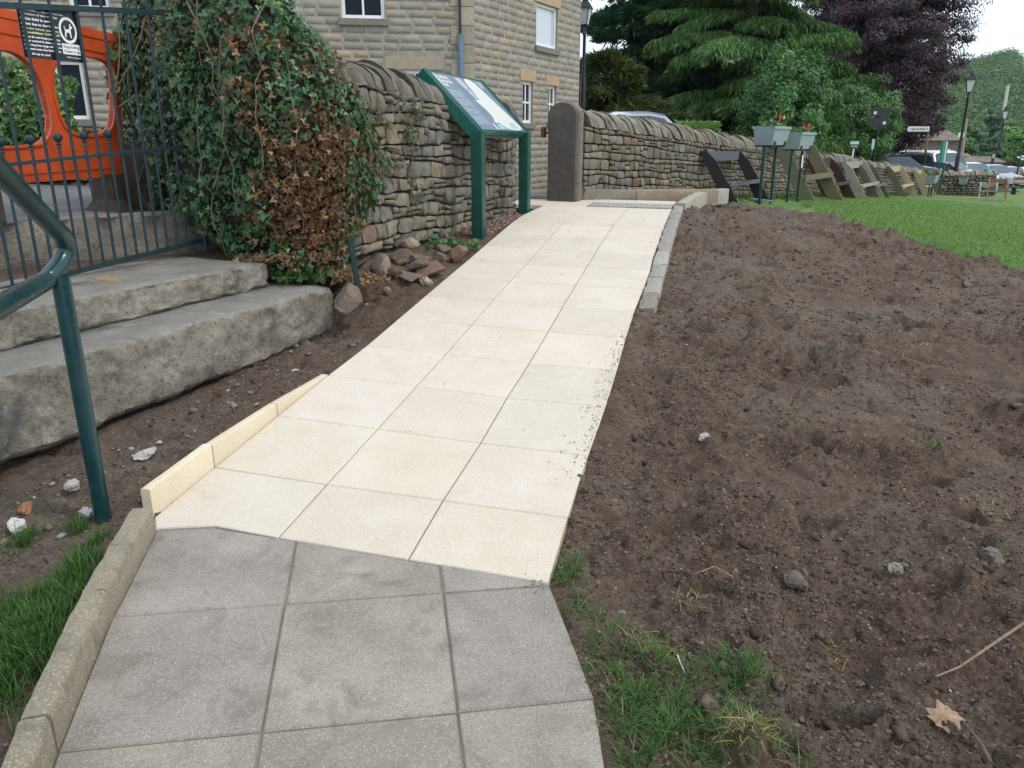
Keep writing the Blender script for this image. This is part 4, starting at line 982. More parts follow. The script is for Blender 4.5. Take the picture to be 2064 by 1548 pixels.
# ================================================================ HOUSE
HC = np.array([-.70, 15.3]); HB = -1.15
def build_house():
    root = empty('stone_house', (HC[0], HC[1], HB), 0, 'large house of coursed yellow brown stone with white sash windows', 'house')
    azF, azS = 82.0, 29.0
    fd = -np.array([math.sin(R(azF)), math.cos(R(azF))]); sd_ = np.array([math.sin(R(azS)), math.cos(R(azS))])
    LF, LS_ = 11.5, 3.05
    # side length from the pixel of its right edge
    pe = PV(1168, 150, HC, azS); LS_ = float(np.dot(pe[:2]-HC, sd_))
    def S(u, v): p = PV(u, v, HC, azS); return float(np.dot(p[:2]-HC, sd_)), float(p[2]-HB)
    def Fr(u, v): p = PV(u, v, HC, azF); return LF-float(np.dot(p[:2]-HC, fd)), float(p[2]-HB)      # x measured from the far left end
    Hh = 6.2
    fo = HC+fd*LF-HC
    MF = Matrix.Translation((float(fo[0]), float(fo[1]), 0)) @ Matrix.Rotation(math.pi/2-R(azF), 4, 'Z')
    MS = Matrix.Rotation(math.pi/2-R(azS), 4, 'Z')
    def rect(fn, u0, v0, u1, v1):
        a = fn((u0+u1)/2, v0)[1]; b_ = fn((u0+u1)/2, v1)[1]; x0 = fn(u0, (v0+v1)/2)[0]; x1 = fn(u1, (v0+v1)/2)[0]; return x0, x1, min(a, b_), max(a, b_)
    sideW = [rect(S, 1054, 164, 1074, 248), rect(S, 1105, 173, 1121, 246), rect(S, 1081, 10, 1124, 96)]
    wf = rect(Fr, 686, -80, 773, 37)
    frontW = [wf, rect(Fr, 449, -82, 537, 22), rect(Fr, 131, -100, 212, 18), rect(Fr, 792, 141, 882, 230), rect(Fr, 60, 122, 172, 240)]
    # courses
    for nm, Mx, L_, W, sd in (('front_wall', MF, LF, frontW, 51), ('side_wall', MS, LS_, sideW, 52)):
        holes = [(x0-.0, x1+.0, z0, z1) for x0, x1, z0, z1 in W]
        lint = [(x0-.13, x1+.13, z1, z1+.22) for x0, x1, z0, z1 in W]; sills = [(x0-.07, x1+.07, z0-.12, z0) for x0, x1, z0, z1 in W]
        V_, F_, C_ = masonry(L_, 0, Hh, (.125, .145), (.20, .50), ashlar_col, n=5, gap=.007, bulge=.0006, wob=.004, sq=16, holes=holes+lint+sills, seed=sd, split=0, back=.02, rough=.0015)
        V_[:, 0] = np.clip(V_[:, 0], 0.0, L_)
        o = mesh_np(nm, V_, F_, M['ashlar'], root, C_, smooth=True); o.matrix_local = Mx
        # mortar backing with holes
        xs = sorted({0, L_, *[x for w_ in W for x in w_[:2]]}); mb = MB()
        for i in range(len(xs)-1):
            zs = [0]+[z for x0, x1, z0, z1 in sorted(W, key=lambda q: q[2]) if x0 < (xs[i]+xs[i+1])/2 < x1 for z in (z0, z1)]+[Hh]
            for j in range(0, len(zs), 2): mb.box((xs[i], .002, zs[j]), (xs[i+1], .28, zs[j+1]))
        o = mb.build('mortar', M['mortar'], root); o.matrix_local = Mx
        for w_i, (x0, x1, z0, z1) in enumerate(W):
            c_ = (.42, .31, .2) if nm == 'side_wall' else (.33, .29, .22)
            for n2, (a, b_, c1, d1), pr, cc in (('lintel', lint[w_i], .012, c_), ('sill', sills[w_i], .05, (.2, .18, .16))):
                o = MB().box((a+.006, -pr, c1+.004), (b_-.006, .1, d1-.004), b=.006, col=cc).build(n2, M['ashlar'], root, colors=True); o.matrix_local = Mx
            big = (x1-x0) > .75 and nm == 'side_wall'
            f = MB(); tk = .06; y0, y1 = .05, .10
            f.box((x0, y0, z0), (x0+tk, y1, z1)).box((x1-tk, y0, z0), (x1, y1, z1)).box((x0+tk, y0, z0), (x1-tk, y1, z0+tk)).box((x0+tk, y0, z1-tk), (x1-tk, y1, z1))
            win = f.build('window', M['white'], root); win.matrix_local = Mx
            g = MB().box((x0+tk*.5, .085, z0+tk*.5), (x1-tk*.5, .095, z1-tk*.5)).build('pane', M['pale_glass'] if big else M['glass'], win)
            if not big:
                cxm = (x0+x1)/2; mbm = MB().box((cxm-.018, .06, z0+tk), (cxm+.018, .084, z1-tk))
                if nm == 'side_wall': zz = z0+(z1-z0)*.5; mbm.box((x0+tk, .062, zz-.018), (cxm-.018, .083, zz+.018)).box((cxm+.018, .062, zz-.018), (x1-tk, .083, zz+.018))
                mbm.build('glazing_bar', M['white'], win)
    # dark rooms behind, roof above the frame
    a = Vector((0, 0, 0)); back = MB()
    q = [Vector((0, 0, 0)), Vector((*(sd_*LS_), 0)), Vector((*(sd_*LS_+fd*LF+np.array([-2, 3])), 0)), Vector((*(fd*LF), 0))]
    inset = [Vector((-.5, .5, 0)), Vector((-.45, -.1, 0)), Vector((.3, -.3, 0)), Vector((.3, .5, 0))]
    qq = [a_+b_ for a_, b_ in zip(q, inset)]
    back.add([v for v in qq]+[v+Vector((0, 0, Hh)) for v in qq], [(0, 1, 5, 4), (1, 2, 6, 5), (2, 3, 7, 6), (3, 0, 4, 7)]).build('interior', M['wallcore'], root)
    c_ = sum(q, Vector())/4+Vector((0, 0, Hh+2.4)); ov = [v+(v-sum(q, Vector())/4).normalized()*.35+Vector((0, 0, Hh)) for v in q]
    MB().add([*ov, c_], [(0, 1, 4), (1, 2, 4), (2, 3, 4), (3, 0, 4)]).build('roof', M['slate'], root)
    # downpipe
    px_, pz_ = Fr(928, 100)
    o = MB().tube([(px_, -.05, .1), (px_, -.05, pz_+.25)], .055, 12).build('drainpipe', M['bluepipe'], root, smooth=True); o.matrix_local = MF
    o = MB().tube([(px_, -.04, pz_+.25), (px_, -.04, Hh)], .022, 8).build('cable', M['black'], root, smooth=True); o.matrix_local = MF
    # paler quoins at the corner
    r_ = random.Random(3); z = 0.0; mb = MB(); k = 0
    while z < Hh-.2:
        h = .158; l = .42 if k % 2 else .26
        mb.box((LF-l, -.016, z+.005), (LF+.012, .1, z+h*2-.006), b=.008, col=kcol(r_, (.34, .30, .23), .85, 1.1)); z += h*2; k += 1
    o = mb.build('quoins', M['ashlar'], root, colors=True); o.matrix_local = MF
M['pale_glass'] = simple('bright_glass', (.50, .56, .62), .12, spec=.8, coat=.5); M['slate'] = simple('slate', (.12, .115, .11), .8, var=.2); M['bluepipe'] = simple('blue_pipe', (.13, .19, .26), .5, var=.15)  # big side window's pane has a pale blue-grey base colour
build_house()

# ================================================================ LEAF CLOUDS
def rand_frames(n, nrm=None, spread=1.0, r=rng):
    """random orthonormal frames whose normal leans towards nrm"""
    N = r.normal(size=(n, 3)); N /= np.linalg.norm(N, axis=1)[:, None]
    if nrm is not None: N = N*spread+nrm; N /= np.linalg.norm(N, axis=1)[:, None]+1e-9
    T = r.normal(size=(n, 3)); T -= (T*N).sum(1)[:, None]*N; T /= np.linalg.norm(T, axis=1)[:, None]+1e-9
    return N, T, np.cross(N, T)
def scatter(P, shape, faces, size, N, T, B, cols, name, mat, parent):
    """place a small flat shape (k,3) at every point"""
    n = len(P); k = len(shape); S = np.asarray(shape, float)
    V_ = P[:, None]+size[:, None, None]*(S[None, :, 0, None]*T[:, None]+S[None, :, 1, None]*B[:, None]+S[None, :, 2, None]*N[:, None])
    F_ = (np.arange(n)[:, None, None]*k+np.asarray(faces)[None]).reshape(-1, len(faces[0]))
    return mesh_np(name, V_.reshape(-1, 3), F_, mat, parent, np.repeat(cols, k, axis=0))
LEAF = [(0, -.5, 0), (.3, -.05, .06), (0, .5, 0), (-.3, -.05, .06)]; LEAFF = [(0, 1, 2, 3)]
IVY = [(0, -.1, 0), (.28, -.42, .03), (.52, -.12, .08), (.26, .06, .03), (.0, .62, -.05), (-.26, .06, .03), (-.52, -.12, .08), (-.28, -.42, .03)]
IVYF = [(0, 1, 2), (0, 2, 3), (0, 3, 4), (0, 4, 5), (0, 5, 6), (0, 6, 7)]
def pal(n, cs, w=None, var=.25, r=rng):
    cs = np.array(cs); i = r.choice(len(cs), n, p=None if w is None else np.array(w)/sum(w)); return cs[i]*(1+r.uniform(-var, var, (n, 1)))

# ---------------- the ivy over the wall end
def ivy_mass():
    plan = np.array([(-3.35, 8.6), (-3.42, 7.6), (-3.1, 6.95), (-2.62, 6.50), (-2.2, 6.33), (-1.80, 6.18), (-1.58, 6.22), (-1.44, 6.55), (-1.46, 6.95), (-1.7, 7.4)])
    d = np.r_[0, np.cumsum(np.linalg.norm(np.diff(plan, axis=0), axis=1))]; D = d[-1]
    zb_ = np.array([-.55, -.55, -.6, -.80, -.95, -1.06, -1.12, -1.0, -.6, -.1]); zt_ = np.array([1.2, 1.3, 1.45, 1.55, 1.5, 1.32, 1.12, .95, .80, .6])
    def surf(u, v):               # u in 0..1 along, v in 0..1 up the face and over the top
        s = u*D; x = np.interp(s, d, plan[:, 0]); y = np.interp(s, d, plan[:, 1])
        x2 = np.interp(s+.05, d, plan[:, 0])-np.interp(s-.05, d, plan[:, 0]); y2 = np.interp(s+.05, d, plan[:, 1])-np.interp(s-.05, d, plan[:, 1]); l = np.hypot(x2, y2)
        nx, ny = y2/l, -x2/l
        b = np.interp(s, d, zb_); t = np.interp(s, d, zt_); th = np.clip((v-.62)/.38, 0, 1)*math.pi/2
        f = np.clip(v/.62, 0, 1); z = b+(t-.35-b)*f+.35*np.sin(th)*(v > .62)
        out = .16*np.sin(np.clip(f, 0, 1)*math.pi)**.5*(v <= .62)-(1-np.cos(th))*.75
        q = np.stack([x, y, z], -1); lump = fbm(x*2.2+s, z*2.2, 3, 201, z=y*2)*.20+fbm(x*7, z*7, 2, 205, z=y*7)*.05
        lowcut = np.clip((-.1-z)/.5, 0, 1)*np.clip((1.9-s)/.6, 0, 1)*.35
        o = out+lump-lowcut; q[..., 0] += nx*o; q[..., 1] += ny*o
        N = np.stack([nx*np.cos(th), ny*np.cos(th), .25+np.sin(th)], -1); return q, N
    root = empty('ivy', (-1.9, 6.6, -.9), 0, 'big mound of dark ivy with rusty dead patches smothering the wall end', 'ivy')
    off = np.array([-1.9, 6.6, -.9])
    uu, vv = np.meshgrid(np.linspace(0, 1, 90), np.linspace(0, 1, 50)); q, _ = surf(uu, vv); cen = np.array([-2.2, 7.4, 0]); q2 = q-(q-cen)/np.linalg.norm((q-cen)[..., :2], axis=-1)[..., None]*.09
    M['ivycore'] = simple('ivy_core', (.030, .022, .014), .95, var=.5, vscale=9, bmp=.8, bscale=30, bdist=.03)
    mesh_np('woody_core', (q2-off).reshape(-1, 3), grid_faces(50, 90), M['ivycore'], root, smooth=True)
    n = 24000; u = rng.random(n); v = rng.random(n)**.9; q, N = surf(u, v); P = q+N*rng.uniform(-.10, .05, (n, 1))
    dead = (fbm(P[:, 0]*2.1+.7, P[:, 2]*1.7, 3, 222, z=P[:, 1]*1.5)); pxs = 1032+1550*P[:, 0]/(P[:, 1]*_c-P[:, 2]*_s)
    pv_ = 774+1550*(-P[:, 1]*_s-P[:, 2]*_c)/(P[:, 1]*_c-P[:, 2]*_s)
    g = sum(a_*np.exp(-(((pxs-u_)/su)**2+((pv_-v_)/sv_)**2)) for u_, v_, su, sv_, a_ in ((565, 320, 45, 70, .55), (655, 300, 50, 60, .75), (610, 420, 80, 60, .8), (665, 470, 55, 90, .9), (545, 90, 30, 25, .4), (520, 400, 30, 50, .4), (660, 150, 26, 26, .5), (480, 95, 30, 30, .4)))
    isd = 1/(1+np.exp(-(g*5.6+dead*5.0-4.1))) > rng.random(n)
    cols = pal(n, [(.026, .075, .028), (.036, .105, .034), (.052, .135, .040), (.034, .095, .048), (.095, .18, .045)], [4, 4, 3, 2, 1.2], .3)
    cd = pal(n, [(.17, .085, .045), (.12, .062, .036), (.24, .12, .055), (.09, .06, .04), (.28, .17, .09)], None, .3); cols[isd] = cd[isd]
    Nn, T, B = rand_frames(n, N*1.0+np.array([0, 0, .15]), .62)
    down = np.array([0, 0, -1.0])*.9+rng.normal(size=(n, 3))*.5; B = down-(down*Nn).sum(1)[:, None]*Nn; B /= np.linalg.norm(B, axis=1)[:, None]; T = np.cross(B, Nn)
    size = rng.uniform(.024, .066, n)*np.where(isd, .75, 1)*np.where(rng.random(n) < .12, 1.5, 1)
    scatter(P[~isd]-off, IVY, IVYF, size[~isd], Nn[~isd], T[~isd], B[~isd], cols[~isd], 'leaves', M['ivyleaf'], root)
    N2, T2, B2_ = rand_frames(int(isd.sum()), N[isd], 1.4)
    scatter(P[isd]-off, IVY, IVYF, size[isd], N2, T2, B2_, cols[isd], 'dead_leaves', M['leaf'], root)
    rp = rng.integers(0, int(isd.sum()), 6500); P4 = P[isd][rp]+rng.normal(size=(6500, 3))*.045; N4, T4, B4 = rand_frames(6500, N[isd][rp], 1.4)
    scatter(P4-off, IVY, IVYF, rng.uniform(.025, .06, 6500), N4, T4, B4, pal(6500, [(.17, .085, .045), (.12, .062, .036), (.26, .13, .06), (.09, .06, .04), (.33, .2, .11)], None, .3), 'dead_leaves', M['leaf'], root)
    # runners hanging on the face
    for k_ in range(11):
        u0 = rng.uniform(.12, .95); v0 = rng.uniform(.35, .85); vs = []; u1 = u0
        for i in range(12):
            q, N = surf(np.array([u1]), np.array([max(.0, v0-i*.035)])); vs.append(q[0]+N[0]*.055-off); u1 += rng.uniform(-.005, .005)
        MB().tube(vs, rng.uniform(.002, .004), 5).build('runner', M['vine'], root, smooth=True)
    for pl_ in ([(375, 2), (405, 60), (430, 120), (428, 170), (462, 232), (452, 300), (430, 380)], [(520, 150), (548, 190), (575, 240), (592, 310), (594, 380), (590, 430)], [(236, 30), (242, 90), (238, 150), (226, 190), (240, 250)], [(292, 35), (282, 80), (262, 130), (240, 170)], [(240, 215), (262, 200), (276, 188)]):
        P3 = []
        for (a, b_) in pl_:
            y = 6.15 if a > 350 else 6.45; P3.append(PY(a, b_, y)-off)
        MB().tube(P3, .0048, 6).build('runner', M['vine'], root, smooth=True)
ivy_mass()
# thin strands on the bare wall beside it
def strands():
    root = empty('ivy', (-1.0, 7.4, -.6), 0, 'sparse ivy strands creeping along the stone wall beside the big mound', 'ivy'); off = np.array([-1.0, 7.4, -.6]); Ps = []
    wn = np.array([.954, -.301])
    for k_ in range(16):
        t_ = rng.uniform(.1, 1.3)**1.0; z = rng.uniform(-.6, .35); vs = []
        for i in range(10):
            p = LW0+np.array([.301, .954])*t_+wn*.055; vs.append(np.array([p[0], p[1], z])-off); Ps += [vs[-1]]*5; t_ += rng.uniform(.0, .06); z += rng.uniform(-.06, .03)
        MB().tube(vs, .004, 5).build('runner', M['vine'], root, smooth=True)
    P = np.array(Ps); P = P+rng.normal(size=P.shape)*.035; n = len(P); N, T, B = rand_frames(n, np.array([.9, -.3, .2]), .8)
    scatter(P, IVY, IVYF, rng.uniform(.025, .05, n), N, T, B, pal(n, [(.025, .075, .03), (.04, .11, .04), (.17, .09, .05)], [4, 3, 3]), 'leaves', M['ivyleaf'], root)
strands()

# ================================================================ TREES
def broadleaf(name, base, h, rad, crown_c, clumps, per, lsize, cs, ws, label, cat='tree', trunk=True, shell=.45, clr=.42, seed=1, group=None, squash=.75, mat='leaf', flat=0.0, prune=None):
    r = np.random.default_rng(seed); base = np.array(base, float); root = empty(name, base, 0, label, cat, group)
    cc = np.array(crown_c, float); rad = np.array(rad, float)
    D = r.normal(size=(clumps, 3)); D /= np.linalg.norm(D, axis=1)[:, None]; R_ = r.random(clumps)**shell
    lump = 1+.22*fbm(D[:, 0]*2.2+seed, D[:, 1]*2.2, 3, seed, z=D[:, 2]*2.2); C = cc+D*rad*R_[:, None]*lump[:, None]
    if prune is not None: C = C[prune(C)]; clumps = len(C)
    D = (C-cc)/rad; D /= np.linalg.norm(D, axis=1)[:, None]+1e-6
    cs_ = clr*r.uniform(.55, 1.25, clumps)
    G = r.normal(size=(clumps, per, 3)); G /= np.linalg.norm(G, axis=2)[..., None]; G *= r.random((clumps, per, 1))**.5
    G[..., 2] *= squash; P = (C[:, None]+G*cs_[:, None, None]).reshape(-1, 3); n = len(P)
    out = np.repeat(D, per, axis=0)+G.reshape(-1, 3)*.8+np.array([0, 0, .35]); N, T, B = rand_frames(n, out, .75, r)
    k_ = np.repeat(r.uniform(.68, 1.32, clumps), per)[:, None]; cols = pal(n, cs, ws, .22, r)*k_
    scatter(P-base, LEAF, LEAFF, r.uniform(.6, 1.3, n)*lsize, N, T, B, cols, 'crown', M[mat], root)
    if trunk:
        mb = MB(); top = cc+np.array([0, 0, rad[2]*.35]); th = max(.12, h*.028)
        mb.tube([[0, 0, -.3], list((top-base)*.33+r.normal(size=3)*.1), list((top-base)*.66+r.normal(size=3)*.15), list(top-base)], [th, th*.8, th*.5, th*.15], 9)
        for i in range(14):
            f = r.uniform(.25, .85); s = (top-base)*f; e = C[r.integers(clumps)]-base; mid = s*.45+e*.55+np.array([0, 0, r.uniform(0, .12)*h*.2])
            mb.tube([list(s), list(mid), list(e)], [th*.35, th*.2, th*.05], 6)
        mb.build('trunk', M['bark'], root, smooth=True)
    return root
def conifer(name, base, h, rad, label, cs, ws, style='cedar', nb=90, z0=.08, seed=1, dens=1.0, cone=True, sl=.34, prune=None, group=None):
    """whorled branches carrying flat fans; cedar = drooping sprays, fir = short upturned tufts"""
    r = np.random.default_rng(seed); base = np.array(base, float); root = empty(name, base, 0, label, 'tree', group)
    mb = MB(); mb.tube([[0, 0, -.3], [.05, 0, h*.4], [0, .05, h*.75], [0, 0, h]], [h*.022, h*.016, h*.009, .02], 9); Ps, Ns, Cs, Ls, Ds = [], [], [], [], []
    for k_ in range(nb):
        f = (k_+r.random())/nb; z = h*(z0+(1-z0)*f**1.05); prof = (1-f)**.8 if cone else (1-f**2.2)
        Lb = rad*prof*r.uniform(.62, 1.15)+.3; a = r.uniform(0, 2*math.pi); d = np.array([math.cos(a), math.sin(a), 0]); s_ = np.array([-d[1], d[0], 0])
        rise = r.uniform(-.02, .16) if style == 'cedar' else r.uniform(-.15, .1); droop = r.uniform(.10, .24) if style == 'cedar' else r.uniform(.0, .14)
        def pt(t, o=0.0): return np.array([0, 0, z])+d*Lb*t+s_*o+np.array([0, 0, Lb*(rise*t-droop*t*t)])
        if k_ % 2 == 0: mb.tube([list(pt(t)) for t in (0, .35, .7, .95)], [.012*Lb+.02, .009*Lb+.012, .006*Lb, .004], 5)
        n = int(Lb*Lb*.42*46*dens+70*dens); t = r.random(n)**.6; w_ = .30*Lb*np.sin(np.clip(t*1.05, 0, 1)*math.pi*.86+.25); o = r.uniform(-1, 1, n)*w_
        P = np.array([0, 0, z])[None]+d*(Lb*t)[:, None]+s_*o[:, None]; P[:, 2] += Lb*(rise*t-droop*t*t)-(abs(o)/(w_+.01))**2*.16*Lb*.5+r.uniform(-.10, .06, n)
        col = pal(n, cs, ws, .22, r)*r.uniform(.72, 1.28)
        Ps.append(P); Cs.append(col); Ds.append(np.repeat(d[None], n, 0)*np.clip(t, .2, 1)[:, None]+s_*(o/(w_+.01))[:, None]*.7)
    P = np.concatenate(Ps); C = np.concatenate(Cs); D = np.concatenate(Ds); n = len(P)
    if prune is not None:
        k2 = prune(P+base); P, C, D = P[k2], C[k2], D[k2]; n = len(P)
    if style == 'cedar':
        B = D*.55+np.array([0, 0, -1.0])+r.normal(size=(n, 3))*.28
    else: B = D+np.array([0, 0, .25])+r.normal(size=(n, 3))*.45
    B /= np.linalg.norm(B, axis=1)[:, None]; N = r.normal(size=(n, 3)); N -= (N*B).sum(1)[:, None]*B; N /= np.linalg.norm(N, axis=1)[:, None]; T = np.cross(B, N)
    shape = [(-.06, 0, 0), (.06, 0, 0), (.075, .55, .03), (.0, 1.0, 0), (-.075, .5, .03)] if style == 'cedar' else [(-.08, 0, 0), (.08, 0, 0), (.11, .5, .03), (.0, 1.0, 0), (-.11, .45, .03)]
    scatter(P, shape, [(0, 1, 2, 3, 4)], r.uniform(.55, 1.3, n)*sl, N, T, B, C, 'crown', M['needles'], root)
    mb.build('trunk', M['bark'], root, smooth=True); return root
def onroad(u, Yd): r = ray(u, 300); x = r[0]/r[1]*Yd; return np.array([x, Yd, float(road_h(x, Yd))])
GRN = [(.030, .085, .026), (.045, .12, .030), (.065, .155, .038), (.10, .20, .05)]
b_ = onroad(1490, 33); conifer('cedar_tree', b_, 17, 6.2, 'large cedar with tiers of drooping light green branches in the middle of the treeline', [(.050, .115, .034), (.080, .165, .042), (.13, .22, .058), (.026, .065, .032)], [3, 3, 2.4, 2], nb=150, z0=.05, seed=3, dens=6.5, sl=.27, prune=lambda Q: ((Q[:, 0]-WR0[0])*WRD[1]-(Q[:, 1]-WR0[1])*WRD[0] < -1.2))
b_ = onroad(1335, 37); conifer('fir_tree', b_, 19, 5.4, 'very dark green fir standing left of the cedar against the sky', [(.02, .06, .03), (.032, .085, .038), (.05, .12, .05)], [3, 3, 1], style='fir', nb=230, z0=.02, seed=9, dens=4.2, sl=.32)
b_ = onroad(1225, 24); conifer('yew_tree', b_, 4.0, 2.5, 'low olive green yew beside the corner of the stone house', [(.055, .075, .022), (.075, .092, .028), (.04, .06, .02)], None, style='fir', nb=80, z0=.02, seed=12, dens=3.4, cone=False, sl=.22)
b_ = onroad(1172, 44); broadleaf('tree', b_, 6, (3, 3, 3), b_+np.array([.4, 0, 4.3]), 60, 150, .16, GRN, [1, 2, 2, 1], 'small bright green tree just visible between the house and the dark fir', seed=14, clr=.7)
b_ = onroad(1572, 24.5); broadleaf('lime_tree', b_, 5, (1.30, 1.5, 2.0), b_+np.array([0, 0, 2.5]), 230, 150, .095, [(.045, .135, .038), (.07, .18, .048), (.105, .23, .06), (.03, .09, .032)], [3, 3, 2, 2], 'round leafy green tree directly behind the two flower planters', seed=21, clr=.42, shell=.4)
b_ = onroad(1700, 37.5); broadleaf('lime_tree', b_, 6, (2.5, 2.3, 2.25), b_+np.array([0, 0, 3.2]), 330, 160, .12, [(.060, .155, .040), (.09, .205, .050), (.13, .25, .062), (.04, .10, .035)], [3, 3, 2, 2], 'lighter green leafy tree behind the black road sign', seed=22, clr=.42, shell=.4)
b_ = onroad(1735, 52); BC = b_+np.array([0, 0, 8.3])
broadleaf('copper_beech', b_, 17, (5.0, 5.0, 7.8), BC, 900, 260, .17, [(.036, .018, .032), (.055, .024, .040), (.09, .032, .048), (.026, .018, .036)], [3, 3, 1.6, 2], 'huge dark purple copper beech towering over the car park', seed=31, clr=.95, shell=.42, squash=.5)
# hedges
def hedge(u0, u1, Yd, v, h, w_, cs, label, n=5000, ls=.07, seed=41):
    a = PY(u0, v, Yd); b2_ = PY(u1, v, Yd); r = np.random.default_rng(seed); root = empty('hedge', ((a+b2_)/2)-np.array([0, 0, h]), 0, label, 'hedge'); off = np.array(root.location)
    t = r.random(n); P = a+(b2_-a)*t[:, None]; P[:, 1] += r.uniform(0, w_, n); P[:, 2] -= h*r.random(n)**1.6+.10*vnoise(P[:, 0]*3, P[:, 1]*3, seed); N, T, B = rand_frames(n, np.array([0, -.6, .8]), .9, r)
    scatter(P-off, LEAF, LEAFF, r.uniform(.6, 1.3, n)*ls, N, T, B, pal(n, cs, None, .25, r), 'foliage', M['leaf'], root)
    d = (b2_-a)[:2]; MB().box((-abs(d[0])/2, .15, 0), (abs(d[0])/2, w_-.1, h-.2)).build('hedge_core', M['ivycore'], root)
hedge(1352, 1456, 21.5, 246, 1.2, .8, [(.12, .24, .04), (.17, .30, .06), (.08, .18, .03)], 'bright yellow green clipped hedge just above the wall left of the planters', 5000, .07)
hedge(1905, 1948, 68, 316, 1.5, 1.2, [(.18, .28, .03), (.12, .22, .03)], 'bright lime green hedge in front of the far stone cottage', 2500, .16, 43)
hedge(1975, 2085, 88, 322, 2.0, 2, [(.05, .10, .03), (.08, .13, .04)], 'low dark green hedge behind the row of parked cars', 2500, .25, 44)
# mid distance trees under the hill
for i, (u, Yd, vt, w_, cs, lb) in enumerate([
    (1935, 120, 240, 8, [(0.135, 0.27, 0.054), (0.189, 0.324, 0.081)], 'yellow green tree showing between the copper beech and the tall street lamp'),
    (1972, 130, 222, 12, [(0.068, 0.155, 0.061), (0.095, 0.196, 0.068)], 'broad dark green tree behind the tall street lamp'),
    (2010, 110, 262, 12, [(0.047, 0.115, 0.049), (0.065, 0.142, 0.054)], 'dark green tree above the parked cars'),
    (2040, 140, 225, 12, [(0.095, 0.203, 0.068), (0.121, 0.243, 0.081)], 'mid green tree behind the pale pole'),
    (2070, 100, 225, 12, [(0.081, 0.203, 0.047), (0.121, 0.27, 0.061)], 'fresh green tree at the right edge of the picture'),
    (1955, 95, 284, 10, [(.022, .06, .026), (.03, .075, .03)], 'small dark tree right of the stone cottage'),
    (2075, 88, 282, 9, [(.04, .10, .03), (.05, .12, .03)], 'green bush beside the white finger signs'),
    (2020, 170, 195, 14, [(0.047, 0.101, 0.061), (0.061, 0.121, 0.068)], 'tall rounded tree at the foot of the wooded hill'),
    (1880, 150, 225, 16, [(.03, .08, .035), (.04, .1, .04)], 'green tree glimpsed behind the copper beech')]):
    top = PY(u, vt, Yd); b_ = np.array([top[0], Yd, -6.0]); hgt = top[2]-b_[2]; wm = w_*Yd/1550*4.2
    broadleaf('tree', b_, hgt, (wm*.5, wm*.45, hgt*.42), b_+np.array([0, 0, hgt*.42]), 170, 80, Yd*.0036, cs, None, lb, seed=60+i, clr=wm*.09+.4, squash=.6, group='trees in the valley')
# wooded hill
def hill():
    n, m_ = 120, 60; us = np.linspace(-40, 62, n); Yn = np.linspace(190, 620, m_); A_, Yg = np.meshgrid(us, Yn); X_ = np.tan(np.radians(A_))*Yg
    crest = 31+np.clip((X_/Yg-.56)*75, -16, 14)+fbm(X_/90, Yg/90, 3, 301)*3
    s = np.clip((Yg-190)/330, 0, 1); Z_ = -7+crest*(s*s*(3-2*s))*1.55
    V_ = np.c_[X_.ravel(), Yg.ravel(), Z_.ravel()]
    M['pasture'] = simple('pasture', (.22, .25, .10), .95, var=.2, vscale=.02)
    tag(mesh_np('hill', V_, grid_faces(m_, n), M['pasture'], smooth=True), kind='structure')
    r = np.random.default_rng(77); N_ = 3000; a = np.radians(r.uniform(25, 38, N_)); Yc = r.uniform(200, 560, N_); Xc = np.tan(a)*Yc
    s = np.clip((Yc-190)/330, 0, 1); cr_ = 31+np.clip((Xc/Yc-.56)*75, -16, 14)+fbm(Xc/90, Yc/90, 3, 301)*3; Zc = -7+cr_*(s*s*(3-2*s))*1.55
    uu = 1032+1550*Xc/(Yc*_c-Zc*_s); vv = 774+1550*(-Yc*_s-Zc*_c)/(Yc*_c-Zc*_s)
    field = (uu > 2022+.9*(vv-100))&(vv > 97)&(vv < 176)
    k_ = ~field; Xc, Yc, Zc = Xc[k_], Yc[k_], Zc[k_]; N_ = len(Xc)
    per = 120; cs_ = r.uniform(2.6, 5.0, N_); G = r.normal(size=(N_, per, 3)); G /= np.linalg.norm(G, axis=2)[..., None]; G *= r.random((N_, per, 1))**.25
    C = np.stack([Xc, Yc, Zc+cs_*.8], -1); P = (C[:, None]+G*cs_[:, None, None]*np.array([1, 1, .95])).reshape(-1, 3); out = G.reshape(-1, 3)+np.array([0, 0, .4]); Nn, T, B = rand_frames(len(P), out, .6, r)
    cc = pal(N_, [(.060, .130, .050), (.080, .165, .055), (.045, .10, .050), (.11, .19, .06)], None, .42, r); cols = np.repeat(cc, per, axis=0)*(1+r.uniform(-.12, .12, (len(P), 1)))
    o = scatter(P, LEAF, LEAFF, r.uniform(.6, 1.35, len(P)), Nn, T, B, cols, 'woodland', M['leaf'], None); tag(o, kind='stuff')
hill()

